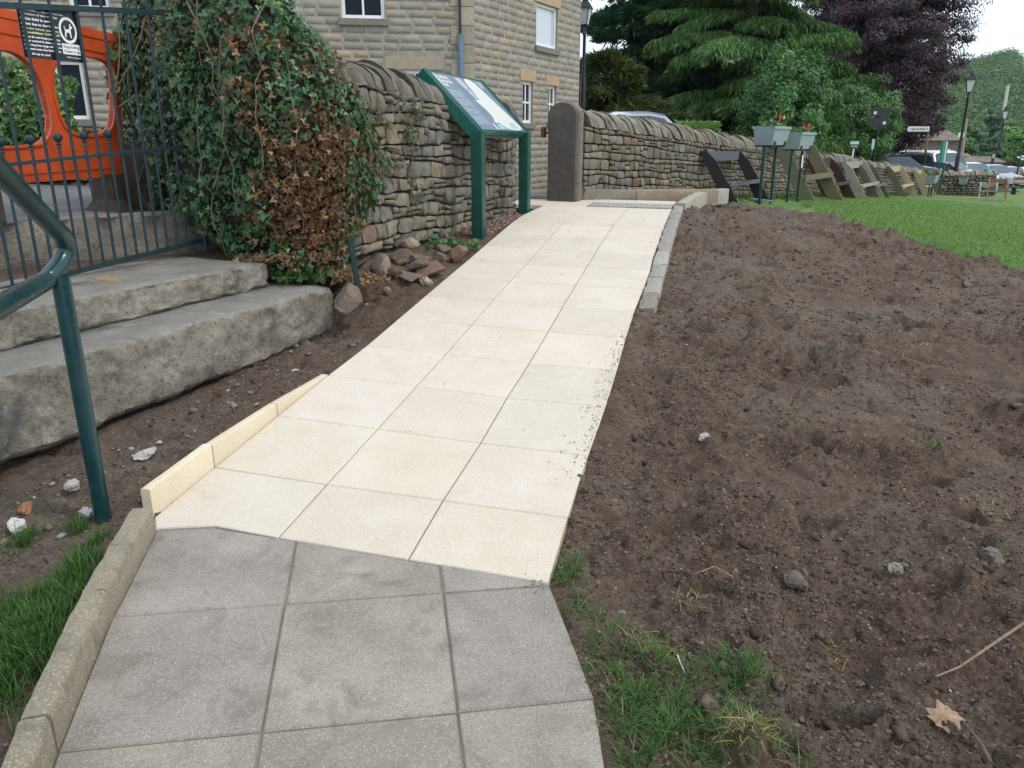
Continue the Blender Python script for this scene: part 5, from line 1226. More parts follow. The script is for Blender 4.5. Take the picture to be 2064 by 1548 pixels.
# ================================================================ BENCHES TIPPED AGAINST THE WALL
def bench(pu, pv, W_, Hh, D, bw, mats, label, name='wooden_bench', ledge=True, t_fix=None):
    """pu: photo x of the right-hand foot; solved to a position along the wall"""
    lo, hi = 1.0, 40.0
    for _ in range(40):
        t_ = (lo+hi)/2; p = wallr(t_, D); z = float(base_h(p[0], p[1])); u = px((p[0], p[1], z))[0]
        lo, hi = (t_, hi) if u < pu else (lo, t_)
    p = wallr(t_-W_, .02); z = float(base_h(*wallr(t_-W_/2, D)))
    root = empty(name, (p[0], p[1], z), math.pi/2-R(34.5), label, 'bench', 'benches tipped up against the stone wall')
    def side(x0, x1, m_, nm='side_plank'):      # y negative = out of the wall
        poly = [(-D, -.04), (-.30*D-.10, Hh*.80), (-.05-.10, Hh*1.0), (-.0, Hh), (-(D-bw), -.04)]
        return MB().prism(poly, lambda a, b_, d: Vector((d, a, b_)), x0, x1).build(nm, m_, root)
    side(-.02, .025, mats[0]); side(W_-.025, W_+.02, mats[1])
    top = MB().box((.027, -.16, Hh*.80), (W_-.027, -.115, Hh*.985)).build('back_board', mats[2], root)
    if ledge:
        fy = -(.30*D+.10)+(-(D)+.30*D+.10)*((.8-.36)/.8); MB().box((-.05, fy-.045, Hh*.33), (W_+.05, fy+.0, Hh*.41), b=.004).build('seat_board', mats[2], root)
        MB().box((.027, fy+.0, Hh*.345), (W_-.027, fy+.22, Hh*.375)).build('seat_slat', mats[2], root)
    return root
wd_black = wood_mat('dark_stained_wood', (.034, .028, .032)); wd_brown = wood_mat('red_brown_wood', (.060, .026, .024)); wd_moss = wood_mat('mossy_wood', (.19, .165, .11), .6); wd_grey = wood_mat('silver_wood', (.36, .34, .30), .15)
wd_gg = wood_mat('green_grey_wood', (.13, .125, .09), .6); wd_pale = wood_mat('fresh_pale_wood', (.47, .38, .24), .12, grain=.2); wd_dull = wood_mat('dull_brown_wood', (.16, .125, .085), .4)
wd_edge = wood_mat('grey_blue_wood', (.12, .13, .15)); wd_or = wood_mat('orange_wood', (.30, .16, .08))
bench(1550, 403, 1.9, .98, .9, .30, (wd_black, wd_black, wd_edge), 'dark stained bench nearest the camera, tipped against the wall')
bench(1698, 411, 2.6, 1.62, 1.35, .38, (wd_moss, wd_moss, wd_dull), 'mossy green plank bench leaning behind the grey planters')
bench(1724, 400, 2.3, 1.12, 1.0, .34, (wd_brown, wd_brown, wd_brown), 'red brown bench between the mossy bench and the silver grey one')
bench(1781, 391, 2.7, 1.19, 1.0, .34, (wd_grey, wd_grey, wd_grey), 'silver grey bench with a pale seat board, third from the dark one')
bench(1794, 389, 1.8, 1.16, 1.0, .34, (wd_gg, wd_gg, wd_edge), 'dull green grey bench half hidden behind the pale wooden one')
bench(1849, 386, 2.7, 1.23, 1.0, .34, (wd_gg, wd_pale, wd_pale), 'fresh pale wood bench with one mossy side plank')
bench(1887, 384, 1.9, 1.21, 1.0, .34, (wd_pale, wd_pale, wd_pale), 'narrow fresh pale wood bench near the ivy on the wall')
bench(1912, 385, 1.9, 1.21, 1.0, .34, (wd_dull, wd_dull, wd_dull), 'weathered brown bench last in the row, by the far planter')
def far_bench(u, Yd, v, W_, Hh, mt, label, rz=-.5):
    p = PY(u, v, Yd); root = empty('wooden_bench', p, rz, label, 'bench')
    for x0 in (0, W_): MB().prism([(-.7, -.05), (-.3, Hh*.8), (-.1, Hh), (.1, Hh), (-.3, -.05)], lambda a, b_, d: Vector((d, a, b_)), x0-.03, x0+.03).build('side_plank', mt, root)
    MB().box((.03, -.15, Hh*.7), (W_-.03, -.1, Hh*.95)).build('back_board', mt, root); MB().box((-.05, -.55, Hh*.4), (W_+.05, -.5, Hh*.5)).build('seat_board', mt, root)
far_bench(1972, 34, 397, .6, .62, wd_grey, 'small pale grey broken bench out on the lawn')
far_bench(1988, 35, 396, .7, .80, wd_or, 'orange brown tipped bench behind the small pale grey one')
far_bench(2041, 46, 378, .8, .62, wd_or, 'orange wooden bench by the far wall at the right edge')
p = PY(2006, 392, 36); root = empty('picnic_bench', p, -.2, 'low dark red bench with two long grey rails lying on the lawn', 'bench')
for z in (.12, .32): MB().box((-.1, -.1, z), (.95, .08, z+.05)).build('rail', wd_edge, root)
MB().box((-.25, -.3, 0), (-.1, .3, .42), b=.01).build('end_board', wd_brown, root); MB().box((.7, -.2, 0), (.76, .2, .32), b=.01).build('leg', wd_brown, root)

# planters
M['postdark'] = simple('post_dark_green', (.006, .045, .040), .5, var=.2)
def planter(pu, W_, dist, ztop, label, seed, flowers, slip=False):
    lo, hi = 1., 40.
    for _ in range(40):
        t_ = (lo+hi)/2; p = wallr(t_, dist); u = px((p[0], p[1], -.3))[0]; lo, hi = (t_, hi) if u < pu else (lo, t_)
    p = wallr(t_, dist); g = float(base_h(p[0], p[1])); root = empty('flower_planter', (p[0], p[1], g), math.pi/2-R(34.5), label, 'planter', 'grey planters on green posts')
    hz = ztop-g; hh = .34; tw_, bw_ = .21, .16
    vs = []
    for z, w_, l in ((hz-hh, bw_, W_/2-.08), (hz, tw_, W_/2), (hz, tw_-.03, W_/2-.03), (hz-.06, tw_-.035, W_/2-.035)):
        vs += [(-l, -w_, z), (l, -w_, z), (l, w_, z), (-l, w_, z)]
    fs = [(0, 3, 2, 1)]+[(a*4+i, a*4+(i+1) % 4, (a+1)*4+(i+1) % 4, (a+1)*4+i) for a in range(3) for i in range(4)]+[(12, 13, 14, 15)]
    MB().add(vs, fs).build('trough', M['planter'], root, fix=True)
    MB().box((-W_/2-.012, -tw_-.012, hz-.045), (W_/2+.012, -tw_+.004, hz+.004), b=.004).box((-W_/2-.012, tw_-.004, hz-.045), (W_/2+.012, tw_+.012, hz+.004), b=.004).build('rim', M['planter'], root)
    MB().box((-W_/2+.03, -tw_+.03, hz-.05), (W_/2-.03, tw_-.03, hz-.03)).build('compost', M['soil'], root)
    for sx_ in (-1, 1):
        MB().box((sx_*W_*.36-.024, -.024, -.1), (sx_*W_*.36+.024, .024, hz-hh)).build('post', M['postdark'], root)
        MB().box((sx_*W_*.32-.045, -.19, hz-hh-.03), (sx_*W_*.32+.045, .19, hz-hh+.07)).build('bracket', M['iron_green'], root)
    if slip: MB().box((-.18, -.165, hz-.72), (-.09, -.16, hz-.46)).build('white_tag', M['white'], root)
    r = np.random.default_rng(seed); n = 420; P = np.c_[r.uniform(-W_/2+.06, W_/2-.06, n), r.uniform(-tw_+.05, tw_-.05, n), hz+r.random(n)**1.4*.13-.03]; N, T, B = rand_frames(n, np.array([0, 0, .7]), 1, r)
    scatter(P, LEAF, LEAFF, r.uniform(.04, .09, n), N, T, B, pal(n, [(.05, .13, .04), (.10, .20, .06), (.2, .25, .12)], None, .2, r), 'leaves', M['leaf'], root)
    for (fx, fz_, c_, k_) in flowers:
        PET = [(0, 0, 0)]+[(.5*math.cos(2*math.pi*i/10)*(1 if i % 2 else .75), .5*math.sin(2*math.pi*i/10)*(1 if i % 2 else .75), .12) for i in range(10)]; m2 = k_
        P = np.c_[fx+r.normal(size=m2)*.05, r.uniform(-.16, -.02, m2), hz+fz_+r.normal(size=m2)*.035]; N, T, B = rand_frames(m2, np.array([.2, -.9, .5]), .5, r)
        scatter(P, PET, [(0, i+1, (i+1) % 10+1) for i in range(10)], r.uniform(.06, .09, m2), N, T, B, pal(m2, [c_], None, .15, r), 'flower', M['petal'], root)
planter(1551, 1.05, 1.15, .28, 'grey planter with white and orange flowers, nearest the camera', 5, [(-.25, .12, (.62, .5, .62), 7), (.0, .2, (.75, .06, .03), 6), (.05, .08, (.75, .06, .03), 5), (.3, .14, (.8, .36, .25), 5)])
planter(1606, 1.15, 1.15, .19, 'grey planter with crimson flowers and a white tag hanging under it', 6, [(.1, .12, (.55, .03, .06), 12), (.25, .06, (.45, .06, .18), 8)], True)
planter(1888, 1.3, 1.3, -1.42, 'small grey planter farther down the lawn in front of the green post', 7, [(-.2, .1, (.35, .09, .07), 9), (.3, .08, (.35, .12, .08), 6)])
planter(2052, 1.2, 1.6, -1.9, 'most distant grey planter near the right edge', 9, [(0, .1, (.4, .2, .2), 4)])
# ivy tuft spilling over the wall by the last benches
r5 = np.random.default_rng(5); n = 2600; tt = r5.normal(size=n)*.45
lo, hi = 1., 40.
for _ in range(40):
    t_ = (lo+hi)/2; p = wallr(t_, .1); u = px((p[0], p[1], -1.0))[0]; lo, hi = (t_, hi) if u < 1868 else (lo, t_)
rt = empty('ivy', (*wallr(t_, .1), -2.3), 0, 'clump of ivy spilling down the wall behind the last pale bench', 'ivy'); off = np.array(rt.location)
q = np.array([wallr(t_+a, .10) for a in tt]); zz = 1.12+wz(t_+tt)-.86-np.abs(r5.normal(size=n))*.45+.12; P = np.c_[q, zz]+r5.normal(size=(n, 3))*.06; N, T, B = rand_frames(n, np.array([.6, -.5, .4]), .8, r5)
scatter(P-off, IVY, IVYF, r5.uniform(.05, .11, n), N, T, B, pal(n, [(.035, .10, .035), (.06, .14, .045)], None, .25, r5), 'leaves', M['leaf'], rt)

# ================================================================ STREET FURNITURE
def lamp(u, v, Yd, vt, label, th=.055, k=1.0):
    b_ = PY(u, v, Yd); top = PY(u, vt, Yd)[2]; h = top-b_[2]; root = empty('street_lamp', b_, R(20), label, 'street lamp', 'old style street lamps'); h2 = h-.8*k
    MB().lathe((0, 0, 0), [(th*1.6, 0), (th*1.6, .9), (th*1.2, 1.0), (th, 1.1), (th*.9, h2-.25*k), (th*1.3, h2-.2*k), (th*.8, h2-.15*k), (th*.8, h2)], 12).build('post', M['black'], root, smooth=True)
    MB().lathe((0, 0, h2), [(.06*k, 0), (.13*k, .02*k), (.13*k, .05*k)], 4).build('cup', M['black'], root)
    MB().lathe((0, 0, h2+.04*k), [(.115*k, 0), (.215*k, .42*k)], 4).build('glass', M['lampglass'], root)
    m2 = MB()
    for q_ in range(4):
        a = math.pi/2*q_; m2.tube([(.12*k*math.cos(a), .12*k*math.sin(a), h2+.04*k), (.222*k*math.cos(a), .222*k*math.sin(a), h2+.46*k)], .014*k, 5)
    m2.build('frame', M['black'], root)
    MB().lathe((0, 0, h2+.46*k), [(.26*k, 0), (.25*k, .03*k), (.13*k, .19*k), (.10*k, .2*k), (.10*k, .26*k), (.04*k, .30*k), (.02*k, .34*k), (.001, .36*k)], 4).build('roof', M['black'], root)
    return root
M['lampglass'] = simple('lamp_glass', (.62, .66, .66), .15, spec=.8, coat=.4)
lamp(1174, 232, 22.0, -8, 'black street lamp against the right corner of the stone house', .045, .9)
lamp(1926, 348, 46, 143, 'tall black street lamp in front of the copper beech', .075, 1.45)
lamp(2013, 300, 80, 213, 'smaller distant street lamp against the dark trees', .09, 1.6)
lamp(1997, 345, 62, 302, 'short distant black lamp post above the far wall', .07, .9)
def pole(name, u0, v0, u1, v1, Yd, r0, r1, mat, label, cat='pole'):
    a, b_ = PY(u0, v0, Yd), PY(u1, v1, Yd); root_ = MB().tube([(0, 0, 0), tuple((b_-a)*.5), tuple(b_-a)], [r0, (r0+r1)/2, r1], 12).build(name, mat, smooth=True); root_.location = tuple(map(float, a)); return tag(root_, label, cat)
pole('telegraph_pole', 1932, 348, 1947, 238, 56, .17, .14, wood_mat('pole_wood', (.33, .27, .19), 0), 'thick pale wooden pole right beside the tall street lamp', 'telegraph pole')
pole('pale_pole', 2023, 226, 2032, 172, 90, .17, .15, simple('pale_pole', (.5, .55, .40), .7, var=.1), 'slim pale yellow pole standing out against the green hillside')
# black double road sign seen from behind
b_ = PY(1763, 305, 33); root = empty('road_sign', (b_[0], b_[1], b_[2]-1.6), R(-8), 'black backed double road sign on a post in front of the leafy trees', 'road sign')
zt_ = float(PY(1768, 215, 33)[2]-b_[2]+1.6)
MB().tube([(0, 0, 0), (0, 0, zt_)], .045, 12).build('post', M['black'], root, smooth=True)
for i, (z1_, sq) in enumerate(((zt_-.03, -.2), (zt_-.42, .2))):
    MB().box((-.38, -.07, z1_-.34), (.38, -.055, z1_), b=.004).build('sign_plate', M['signblack'], root)
    MB().box((sq-.055, -.078, z1_-.26), (sq+.055, -.071, z1_-.15)).build('white_sticker', M['white'], root)
    MB().box((-.38, -.055, z1_-.04), (.38, -.045, z1_-.02)).box((-.38, -.055, z1_-.325), (.38, -.045, z1_-.305)).build('channel', M['steel'], root)
MB().box((-.17, -.06, zt_-1.65), (-.06, -.03, zt_-1.25), b=.01).build('teal_plate', M['panelt'], root)
# finger post
Yf = 47; b_ = PY(1862, 345, Yf); root = empty('finger_post', (b_[0], b_[1], b_[2]-1.0), 0, 'white direction finger sign on a black post pointing left in front of the copper beech', 'finger post')
zt_ = float(PY(1874, 254, Yf)[2]-b_[2]+1.0); xt = float(PY(1872, 256, Yf)[0]-b_[0])
MB().tube([(0, 0, 0), (xt*.6, 0, zt_*.62)], .06, 10).build('lower_post', M['black'], root, smooth=True); MB().tube([(xt*.6, 0, zt_*.62), (xt*.92, 0, zt_*.9)], .055, 10).build('upper_post', M['rustpost'] if 'rustpost' in M else simple('ochre_post', (.22, .15, .07), .8, var=.2), root, smooth=True)
MB().tube([(xt*.92, 0, zt_*.9), (xt, 0, zt_)], .05, 10).build('cap', M['black'], root, smooth=True)
xl = float(PY(1826, 262, Yf)[0]-b_[0]); zc = float(PY(1850, 260, Yf)[2]-b_[2]+1.0)
prof = [(xl, zc), (xl+.09, zc+.14), (xt, zc+.14), (xt, zc-.14), (xl+.09, zc-.14)]
MB().prism(prof, lambda a, b2_, d: Vector((a, d, b2_)), -.11, -.09).build('finger', M['white'], root)
rot90 = Matrix.Rotation(math.pi/2, 4, 'X').to_quaternion()
o = text_obj('High Bradfield ½', .19, M['signblack'], root, (xl+.17, -.113, zc-.05), rot90, bold=.003); wid = max(v.co.x for v in o.data.vertices); o.matrix_local = Matrix.LocRotScale(Vector((xl+.19, -.113, zc-.06)), rot90, Vector(((xt-xl-.26)/wid, 1, 1)))
MB().add([(xl+.06, -.112, zc), (xl+.13, -.112, zc+.07), (xl+.13, -.112, zc+.03), (xl+.10, -.112, zc), (xl+.13, -.112, zc-.03), (xl+.13, -.112, zc-.07)], [(0, 1, 2, 3), (0, 3, 4, 5)]).build('arrow', M['signblack'], root)
# small white-and-black plate sign by the trees
b_ = PY(1720, 305, 31); root = empty('small_sign', b_, 0, 'small sign with white over black plates poking above the wall below the leafy trees', 'sign')
MB().box((-.03, 0, -.9), (.03, .02, .12)).build('post', M['white'], root); MB().box((-.17, -.02, .11), (.18, 0, .25)).build('black_plate', M['signblack'], root); MB().box((-.17, -.02, .26), (.17, 0, .37)).build('white_plate', M['panell'], root)
o = text_obj('FOR SALE', .06, M['print'], root, (-.1, -.022, .135), rot90, bold=.001); wid = max(v.co.x for v in o.data.vertices); o.matrix_local = Matrix.LocRotScale(Vector((-.14, -.023, .155)), rot90, Vector((.28/wid, 1.3, 1)))
# green three sided post
b_ = PY(1896, 350, 38); root = empty('banner_post', (b_[0], b_[1], b_[2]-.9), R(10), 'tall green and pale panel on a post behind the small far planter', 'sign post')
zt_ = float(PY(1896, 284, 38)[2]-b_[2]+.9); z0_ = float(PY(1896, 328, 38)[2]-b_[2]+.9)
MB().tube([(.1, 0, 0), (.1, 0, zt_)], .045, 8).build('post', M['post_green'], root, smooth=True); MB().box((-.13, -.03, z0_), (0, .12, zt_), b=.01).build('green_panel', simple('jade', (.03, .28, .20), .5), root); MB().box((.005, -.05, z0_), (.085, -.02, zt_-.03), b=.006).build('pale_panel', M['panell'], root)
for (u, v, w_, h_, Yd, lb) in ((1937, 272, 12, 9, 50, 'plain white square sign hung behind the tall lamp post'),):
    p = PY(u, v, Yd); k_ = Yd/1600; o = MB().box((-w_*k_/2, -.02, -h_*k_/2), (w_*k_/2, .02, h_*k_/2), b=.01).build('white_sign', M['white']); o.location = tuple(map(float, p)); tag(o, lb, 'sign')
p = PY(2056, 318, 60); root = empty('finger_post', (p[0], p[1], p[2]-1.6), 0, 'cluster of white finger signs on a dark post at the right edge', 'finger post')
MB().tube([(0, 0, 0), (0, 0, 1.9)], .06, 8).build('post', M['black'], root, smooth=True)
for x0, x1, z in ((-.22, .0, 1.62), (.05, .55, 1.70), (.05, .40, 1.5)): MB().box((x0, -.05, z-.05), (x1, -.02, z+.07), b=.01).build('finger', M['white'], root)

# ================================================================ CARS
M['tyre'] = simple('tyre', (.02, .02, .02), .9); M['carglass'] = simple('car_glass', (.07, .10, .13), .12, spec=.45)
def car(p, rz, colour, label, L_=4.2, W_=1.75, H_=1.5, kind='hatch', scale=1.0):
    root = empty('parked_car', p, rz, label, 'van' if kind == 'van' else 'car', 'cars parked beyond the wall'); bm_ = simple('car_paint', colour, .25, .1, spec=.6, coat=1.0)
    if kind == 'van': body = [(-.5, .18), (-.5, .62), (-.49, .97), (-.44, 1.0), (.20, 1.0), (.28, .96), (.38, .60), (.48, .50), (.5, .40), (.5, .18)]; gl = [(-.45, .64), (-.45, .90), (.20, .92), (.27, .86), (.345, .62)]
    else: body = [(-.5, .22), (-.5, .55), (-.46, .63), (-.38, .92), (-.30, .99), (-.05, 1.0), (.08, .96), (.25, .64), (.44, .56), (.5, .45), (.5, .2)]; gl = [(-.40, .66), (-.34, .88), (-.28, .94), (-.05, .95), (.06, .91), (.20, .66)]
    n = 9; vs = []; K = len(body)
    for j in range(n):
        f = -1+2*j/(n-1)
        for (x, z) in body:
            tum = 1-.13*max(0, (z-.55)/.45); rr = 1-.05*abs(f)**6*1; vs.append((x*L_*(1-.03*abs(f)**4), f*W_/2*tum, z*H_*rr))
    fs = [(j*K+i, j*K+(i+1) % K, (j+1)*K+(i+1) % K, (j+1)*K+i) for j in range(n-1) for i in range(K)]+[tuple(range(K)), tuple((n-1)*K+i for i in range(K))]
    mesh_smooth(MB().add(vs, fs).build('body', bm_, root), 35)
    for sy in (-1, 1):
        MB().add([(x*L_*.97, sy*(W_/2*(1-.13*max(0, (z-.55)/.45))+.008), z*H_*.97) for x, z in gl], [tuple(range(len(gl)))]).build('side_window', M['carglass'], root)
    fr_ = (.085, .95, .25, .665) if kind != 'van' else (.285, .94, .375, .62)
    for nm, (xa, za, xb, zb2) in (('windscreen', fr_), ('rear_window', (-.385, .90, -.455, .66) if kind != 'van' else (-.494, .92, -.503, .66))):
        s_ = 1 if nm == 'windscreen' else -1
        MB().add([(xa*L_+.012*s_, y, za*H_+.008) for y in (-W_*.39, W_*.39)]+[(xb*L_+.012*s_, y, zb2*H_+.008) for y in (W_*.43, -W_*.43)], [(0, 1, 2, 3)]).build(nm, M['carglass'], root)
    for x in (-.31, .31):
        for sy in (-1, 1):
            wh = MB().tube([(x*L_, sy*(W_/2-.18), .31), (x*L_, sy*(W_/2+.01), .31)], .31, 16).build('wheel', M['tyre'], root, smooth=True); MB().tube([(x*L_, sy*(W_/2), .31), (x*L_, sy*(W_/2+.02), .31)], .19, 12).build('rim', M['steel'], wh, smooth=True)
    for sy in (-1, 1): MB().box((.475*L_, sy*.62*W_/2-.12, .46*H_), (.502*L_, sy*.62*W_/2+.12, .53*H_), b=.01).build('headlight', M['lampglass'], root); MB().box((-.505*L_, sy*.75*W_/2-.08, .48*H_), (-.47*L_, sy*.75*W_/2+.08, .6*H_), b=.01).build('tail_light', simple('tail_red', (.3, .01, .01), .3), root)
    return root
def carat(u, vtop, Yd, H_, **k): p = PY(u, vtop, Yd); return car((p[0], p[1], p[2]-H_), k.pop('rz'), k.pop('c'), k.pop('label'), H_=H_, **k)
carat(1303, 225, 19.5, 1.5, rz=R(8), c=(.45, .50, .56), label='silver car with only its curved roof showing above the wall', L_=3.1)
carat(1818, 313, 47, 1.55, rz=R(-10), c=(.05, .055, .065), label='dark grey car parked left of the white van', L_=4.2)
carat(1876, 303, 52, 2.4, rz=R(-75), c=(.75, .76, .78), label='white van with its windscreen towards the camera', kind='van', L_=5.4, W_=2.5)
carat(1912, 324, 50, 1.5, rz=R(-60), c=(.05, .055, .06), label='black car tucked between the white van and the tall lamp post')
carat(1936, 327, 52, 1.6, rz=R(-70), c=(.72, .73, .75), label='white car right of the tall lamp post', L_=4.0)
carat(1962, 327, 58, 1.75, rz=R(-75), c=(.70, .71, .73), label='second white car in the row, boxy and taller', L_=4.2)
carat(2004, 331, 58, 1.6, rz=R(-80), c=(.25, .30, .36), label='blue grey car in the row of parked cars')
carat(2036, 335, 62, 1.6, rz=R(-75), c=(.35, .38, .42), label='silver grey car near the right end of the row')
carat(2070, 337, 66, 1.6, rz=R(-70), c=(.7, .7, .72), label='pale car cut off by the right edge of the picture')
# wheelie bin and litter bin behind the far wall
p = PY(1994, 345, 48); o = MB().box((-.2, -.2, -.8), (.2, .2, .12), b=.03).build('litter_bin', simple('cyan', (.08, .5, .52), .5), smooth=True); o.location = tuple(map(float, p)); tag(o, 'bright turquoise box just behind the far wall', 'bin')

# ================================================================ FAR BUILDINGS
def cottage(u0, u1, vr, ve, Yd, label, mat, dep=6, windows=(), name='stone_cottage', chimney=False):
    a, b_ = PY(u0, ve, Yd), PY(u1, ve, Yd); L_ = b_[0]-a[0]; zr = PY(u0, vr, Yd+dep/2)[2]; zb_ = -6; root = empty(name, (a[0], Yd, zb_), 0, label, 'building'); he = a[2]-zb_; hr = zr-zb_
    MB().box((0, 0, 0), (L_, dep, he)).build('walls', mat, root)
    MB().add([(-.2, -.25, he), (L_+.2, -.25, he), (L_+.2, dep/2, hr), (-.2, dep/2, hr), (L_+.2, dep+.25, he), (-.2, dep+.25, he)], [(0, 1, 2, 3), (3, 2, 4, 5), (1, 4, 2), (0, 3, 5), (0, 5, 4, 1)]).build('roof', M['tiles'], root)
    if chimney: MB().box((L_*.45, dep/2-.35, hr-.5), (L_*.45+.7, dep/2+.35, hr+.9), b=.02).build('chimney', mat, root)
    for (u, v0, w_, h_) in windows:
        c_ = PY(u, v0, Yd); x = c_[0]-a[0]; z = c_[2]-zb_; k_ = Yd/1600; f = MB().box((x, -.05, z-h_*k_), (x+w_*k_, .02, z)).build('window', M['white'], root); MB().box((x+.1, -.07, z-h_*k_+.1), (x+w_*k_-.1, -.052, z-.1)).build('pane', M['glass'], f)
m, t, bs, L = nodes_of('far_stone'); br = t.nodes.new('ShaderNodeTexBrick'); br.inputs['Scale'].default_value = 1.6; br.inputs['Color1'].default_value = (.22, .19, .14, 1); br.inputs['Color2'].default_value = (.14, .12, .10, 1); br.inputs['Mortar'].default_value = (.08, .07, .06, 1)
c_ = t.nodes.new('ShaderNodeTexCoord'); mp = t.nodes.new('ShaderNodeMapping'); mp.inputs['Rotation'].default_value = (math.pi/2, 0, 0); L(c_.outputs['Object'], mp.inputs['Vector']); L(mp.outputs['Vector'], br.inputs['Vector']); L(br.outputs['Color'], bs.inputs['Base Color']); bs.inputs['Roughness'].default_value = .9; M['farstone'] = m
M['tiles'] = simple('stone_tiles', (.16, .125, .105), .9, var=.35, vscale=1.2, bmp=.4, bscale=6)
cottage(1828, 1938, 262, 283, 72, 'old dark stone cottage under the copper beech behind the white van', M['farstone'], windows=((1902, 300, 12, 12),), chimney=True)
cottage(1925, 1972, 309, 328, 78, 'low stone outbuilding with a reddish tiled roof right of the cottage', M['farstone'], 5, name='outbuilding')
cottage(1983, 2024, 315, 327, 84, 'long low grey brown roof behind the parked cars', M['farstone'], 5, name='outbuilding')
# things glimpsed across the road on the left
X0 = PY(-60, 330, 10.5)[0]; X1 = PY(300, 300, 10.5)[0]
root = empty('dry_stone_wall', (X0, 10.5, -.62), 0, 'low stone wall across the road under the lighter ivy, seen through the railings', 'stone wall')
V_, F_, C_ = masonry(X1-X0, 0, .80, (.1, .2), (.18, .4), rubble_col, n=5, gap=.016, bulge=.04, wob=.02, sq=5, seed=91, back=.09); mesh_np('rubble_courses', V_, F_, M['drystone'], root, C_, smooth=True)
MB().box((0, .05, -.3), (X1-X0, .4, .8)).build('wall_core', M['wallcore'], root)
r6 = np.random.default_rng(6); n = 9000; xs = r6.uniform(X0-.5, PY(182, 300, 10.4)[0], n); zt_ = .98-.28*np.clip((xs+6.6)/1.8, 0, 1)+.12*vnoise(xs*2, xs*0, 3); zb_ = np.where(xs > PY(120, 300, 10.4)[0], -.05, -.45); f = r6.random(n); P = np.c_[xs, 10.3-.25*np.sin(f*3.1)+r6.uniform(-.1, .1, n), zb_+(zt_-zb_)*f]
rt = empty('ivy', ((X0+X1)/2, 10.4, -.5), 0, 'lighter green ivy covering the wall across the road behind the orange barrier', 'ivy'); off = np.array(rt.location); N, T, B = rand_frames(n, np.array([0, -.9, .4]), .7, r6)
scatter(P-off, IVY, IVYF, r6.uniform(.06, .12, n), N, T, B, pal(n, [(.06, .15, .035), (.10, .20, .045), (.04, .10, .03), (.14, .10, .04)], [3, 3, 2, .6], .25, r6), 'leaves', M['ivyleaf'], rt)
MB().box((X0-off[0], -.05, .1), (PY(60, 300, 10.4)[0]-off[0], .3, 1.2)).build('woody_core', M['ivycore'], rt)

# ================================================================ ROCKS
def rock_mesh(sx_, sy_, sz_, seed, sub_=2):
    bm = bmesh.new(); bmesh.ops.create_icosphere(bm, subdivisions=sub_, radius=1)
    r = np.random.default_rng(seed); m0 = 13; pl = r.normal(size=(m0, 3)); pl /= np.linalg.norm(pl, axis=1)[:, None]; dd = r.uniform(.42, .78, m0)
    for v in bm.verts:
        p = np.array(v.co)
        for a, d in zip(pl, dd):
            k_ = p@a-d
            if k_ > 0: p = p-a*k_*.97
        p = p*np.array([sx_, sy_, sz_])+.012*r.normal(size=3)*.25; v.co = p
    bm.verts.index_update(); vs = [v.co.copy() for v in bm.verts]; fs = [[v.index for v in f.verts] for f in bm.faces]; bm.free(); return vs, fs
def rock(u, v, w_, h_, col, label, seed, group=None, Yd=None, dz=0.0, mat='rockm', cat='rock'):
    p = gpt(u, v) if Yd is None else PY(u, v, Yd)
    if Yd is None and u > 1000: p[2] = float(ground_h(p[0], p[1]))
    k_ = (p[1]*_c-p[2]*_s)/1550
    vs, fs = rock_mesh(w_*k_*.62, w_*k_*.5, h_*k_*.62, seed, 3); o = MB().add(vs, fs, col).build('rock', M[mat], smooth=True, colors=True); o.data.set_sharp_from_angle(angle=R(24))
    o.location = (p[0], p[1], p[2]+h_*k_*.25+dz); o.rotation_euler = (rnd.uniform(-.3, .3), rnd.uniform(-.3, .3), rnd.uniform(0, 6)); return tag(o, label, cat, group)
M['rockm'] = stone_mat('dirty_rock', dark=.7, lichen=.05, stain=.4, sc_=1.6)
RK = (.165, .125, .10); PK = (.27, .21, .175); pile = [(768, 548, 56, 44, PK, 'large pinkish rock at the left end of the rubble pile', .0), (812, 532, 44, 30, RK, 'brown rock at the back of the rubble pile', .03), (830, 520, 36, 28, (.32, .26, .21), 'pale topped rock crowning the rubble pile', .09),
    (852, 540, 60, 30, RK, 'wide flat brown rock in the middle of the rubble pile', .04), (822, 566, 66, 30, RK, 'long brown rock along the front of the rubble pile', .0), (872, 556, 66, 34, (.17, .11, .085), 'dark rock near the right of the rubble pile', .03), (920, 528, 50, 40, (.21, .13, .10), 'angular red brown rock close to the path edge', .02),
    (860, 573, 36, 24, (.36, .30, .24), 'pale squared stone at the front of the rubble pile by the slabs', .0), (790, 560, 34, 26, RK, 'small brown rock beside the large pinkish one', .02), (886, 532, 40, 26, RK, 'rock half buried behind the rubble pile', .03), (842, 552, 40, 24, RK, 'rock wedged in the middle of the rubble pile', .06), (782, 588, 18, 12, PK, 'small pinkish stone lying in front of the rubble pile', 0), (897, 512, 34, 20, RK, 'brown rock at the far end of the rubble pile', .02)]
for i, (u, v, w_, h_, c_, lb, dz) in enumerate(pile): rock(u, v, w_, h_, c_, lb, 300+i, 'rubble pile beside the path', dz=dz)
rock(706, 616, 74, 74, (.17, .13, .11), 'big dirty boulder at the end of the lower step', 330, Yd=5.95, mat='rockm'); rock(738, 602, 30, 50, (.22, .14, .09), 'small brown boulder behind the big dirty one', 331)
rock(1808, 1152, 34, 26, (.26, .24, .21), 'rounded grey stone on the soil at the right', 332, cat='stone'); rock(1740, 1330, 0+18, 14, (.2, .18, .17), 'dull little stone on the soil above the dead leaf', 333, cat='stone')
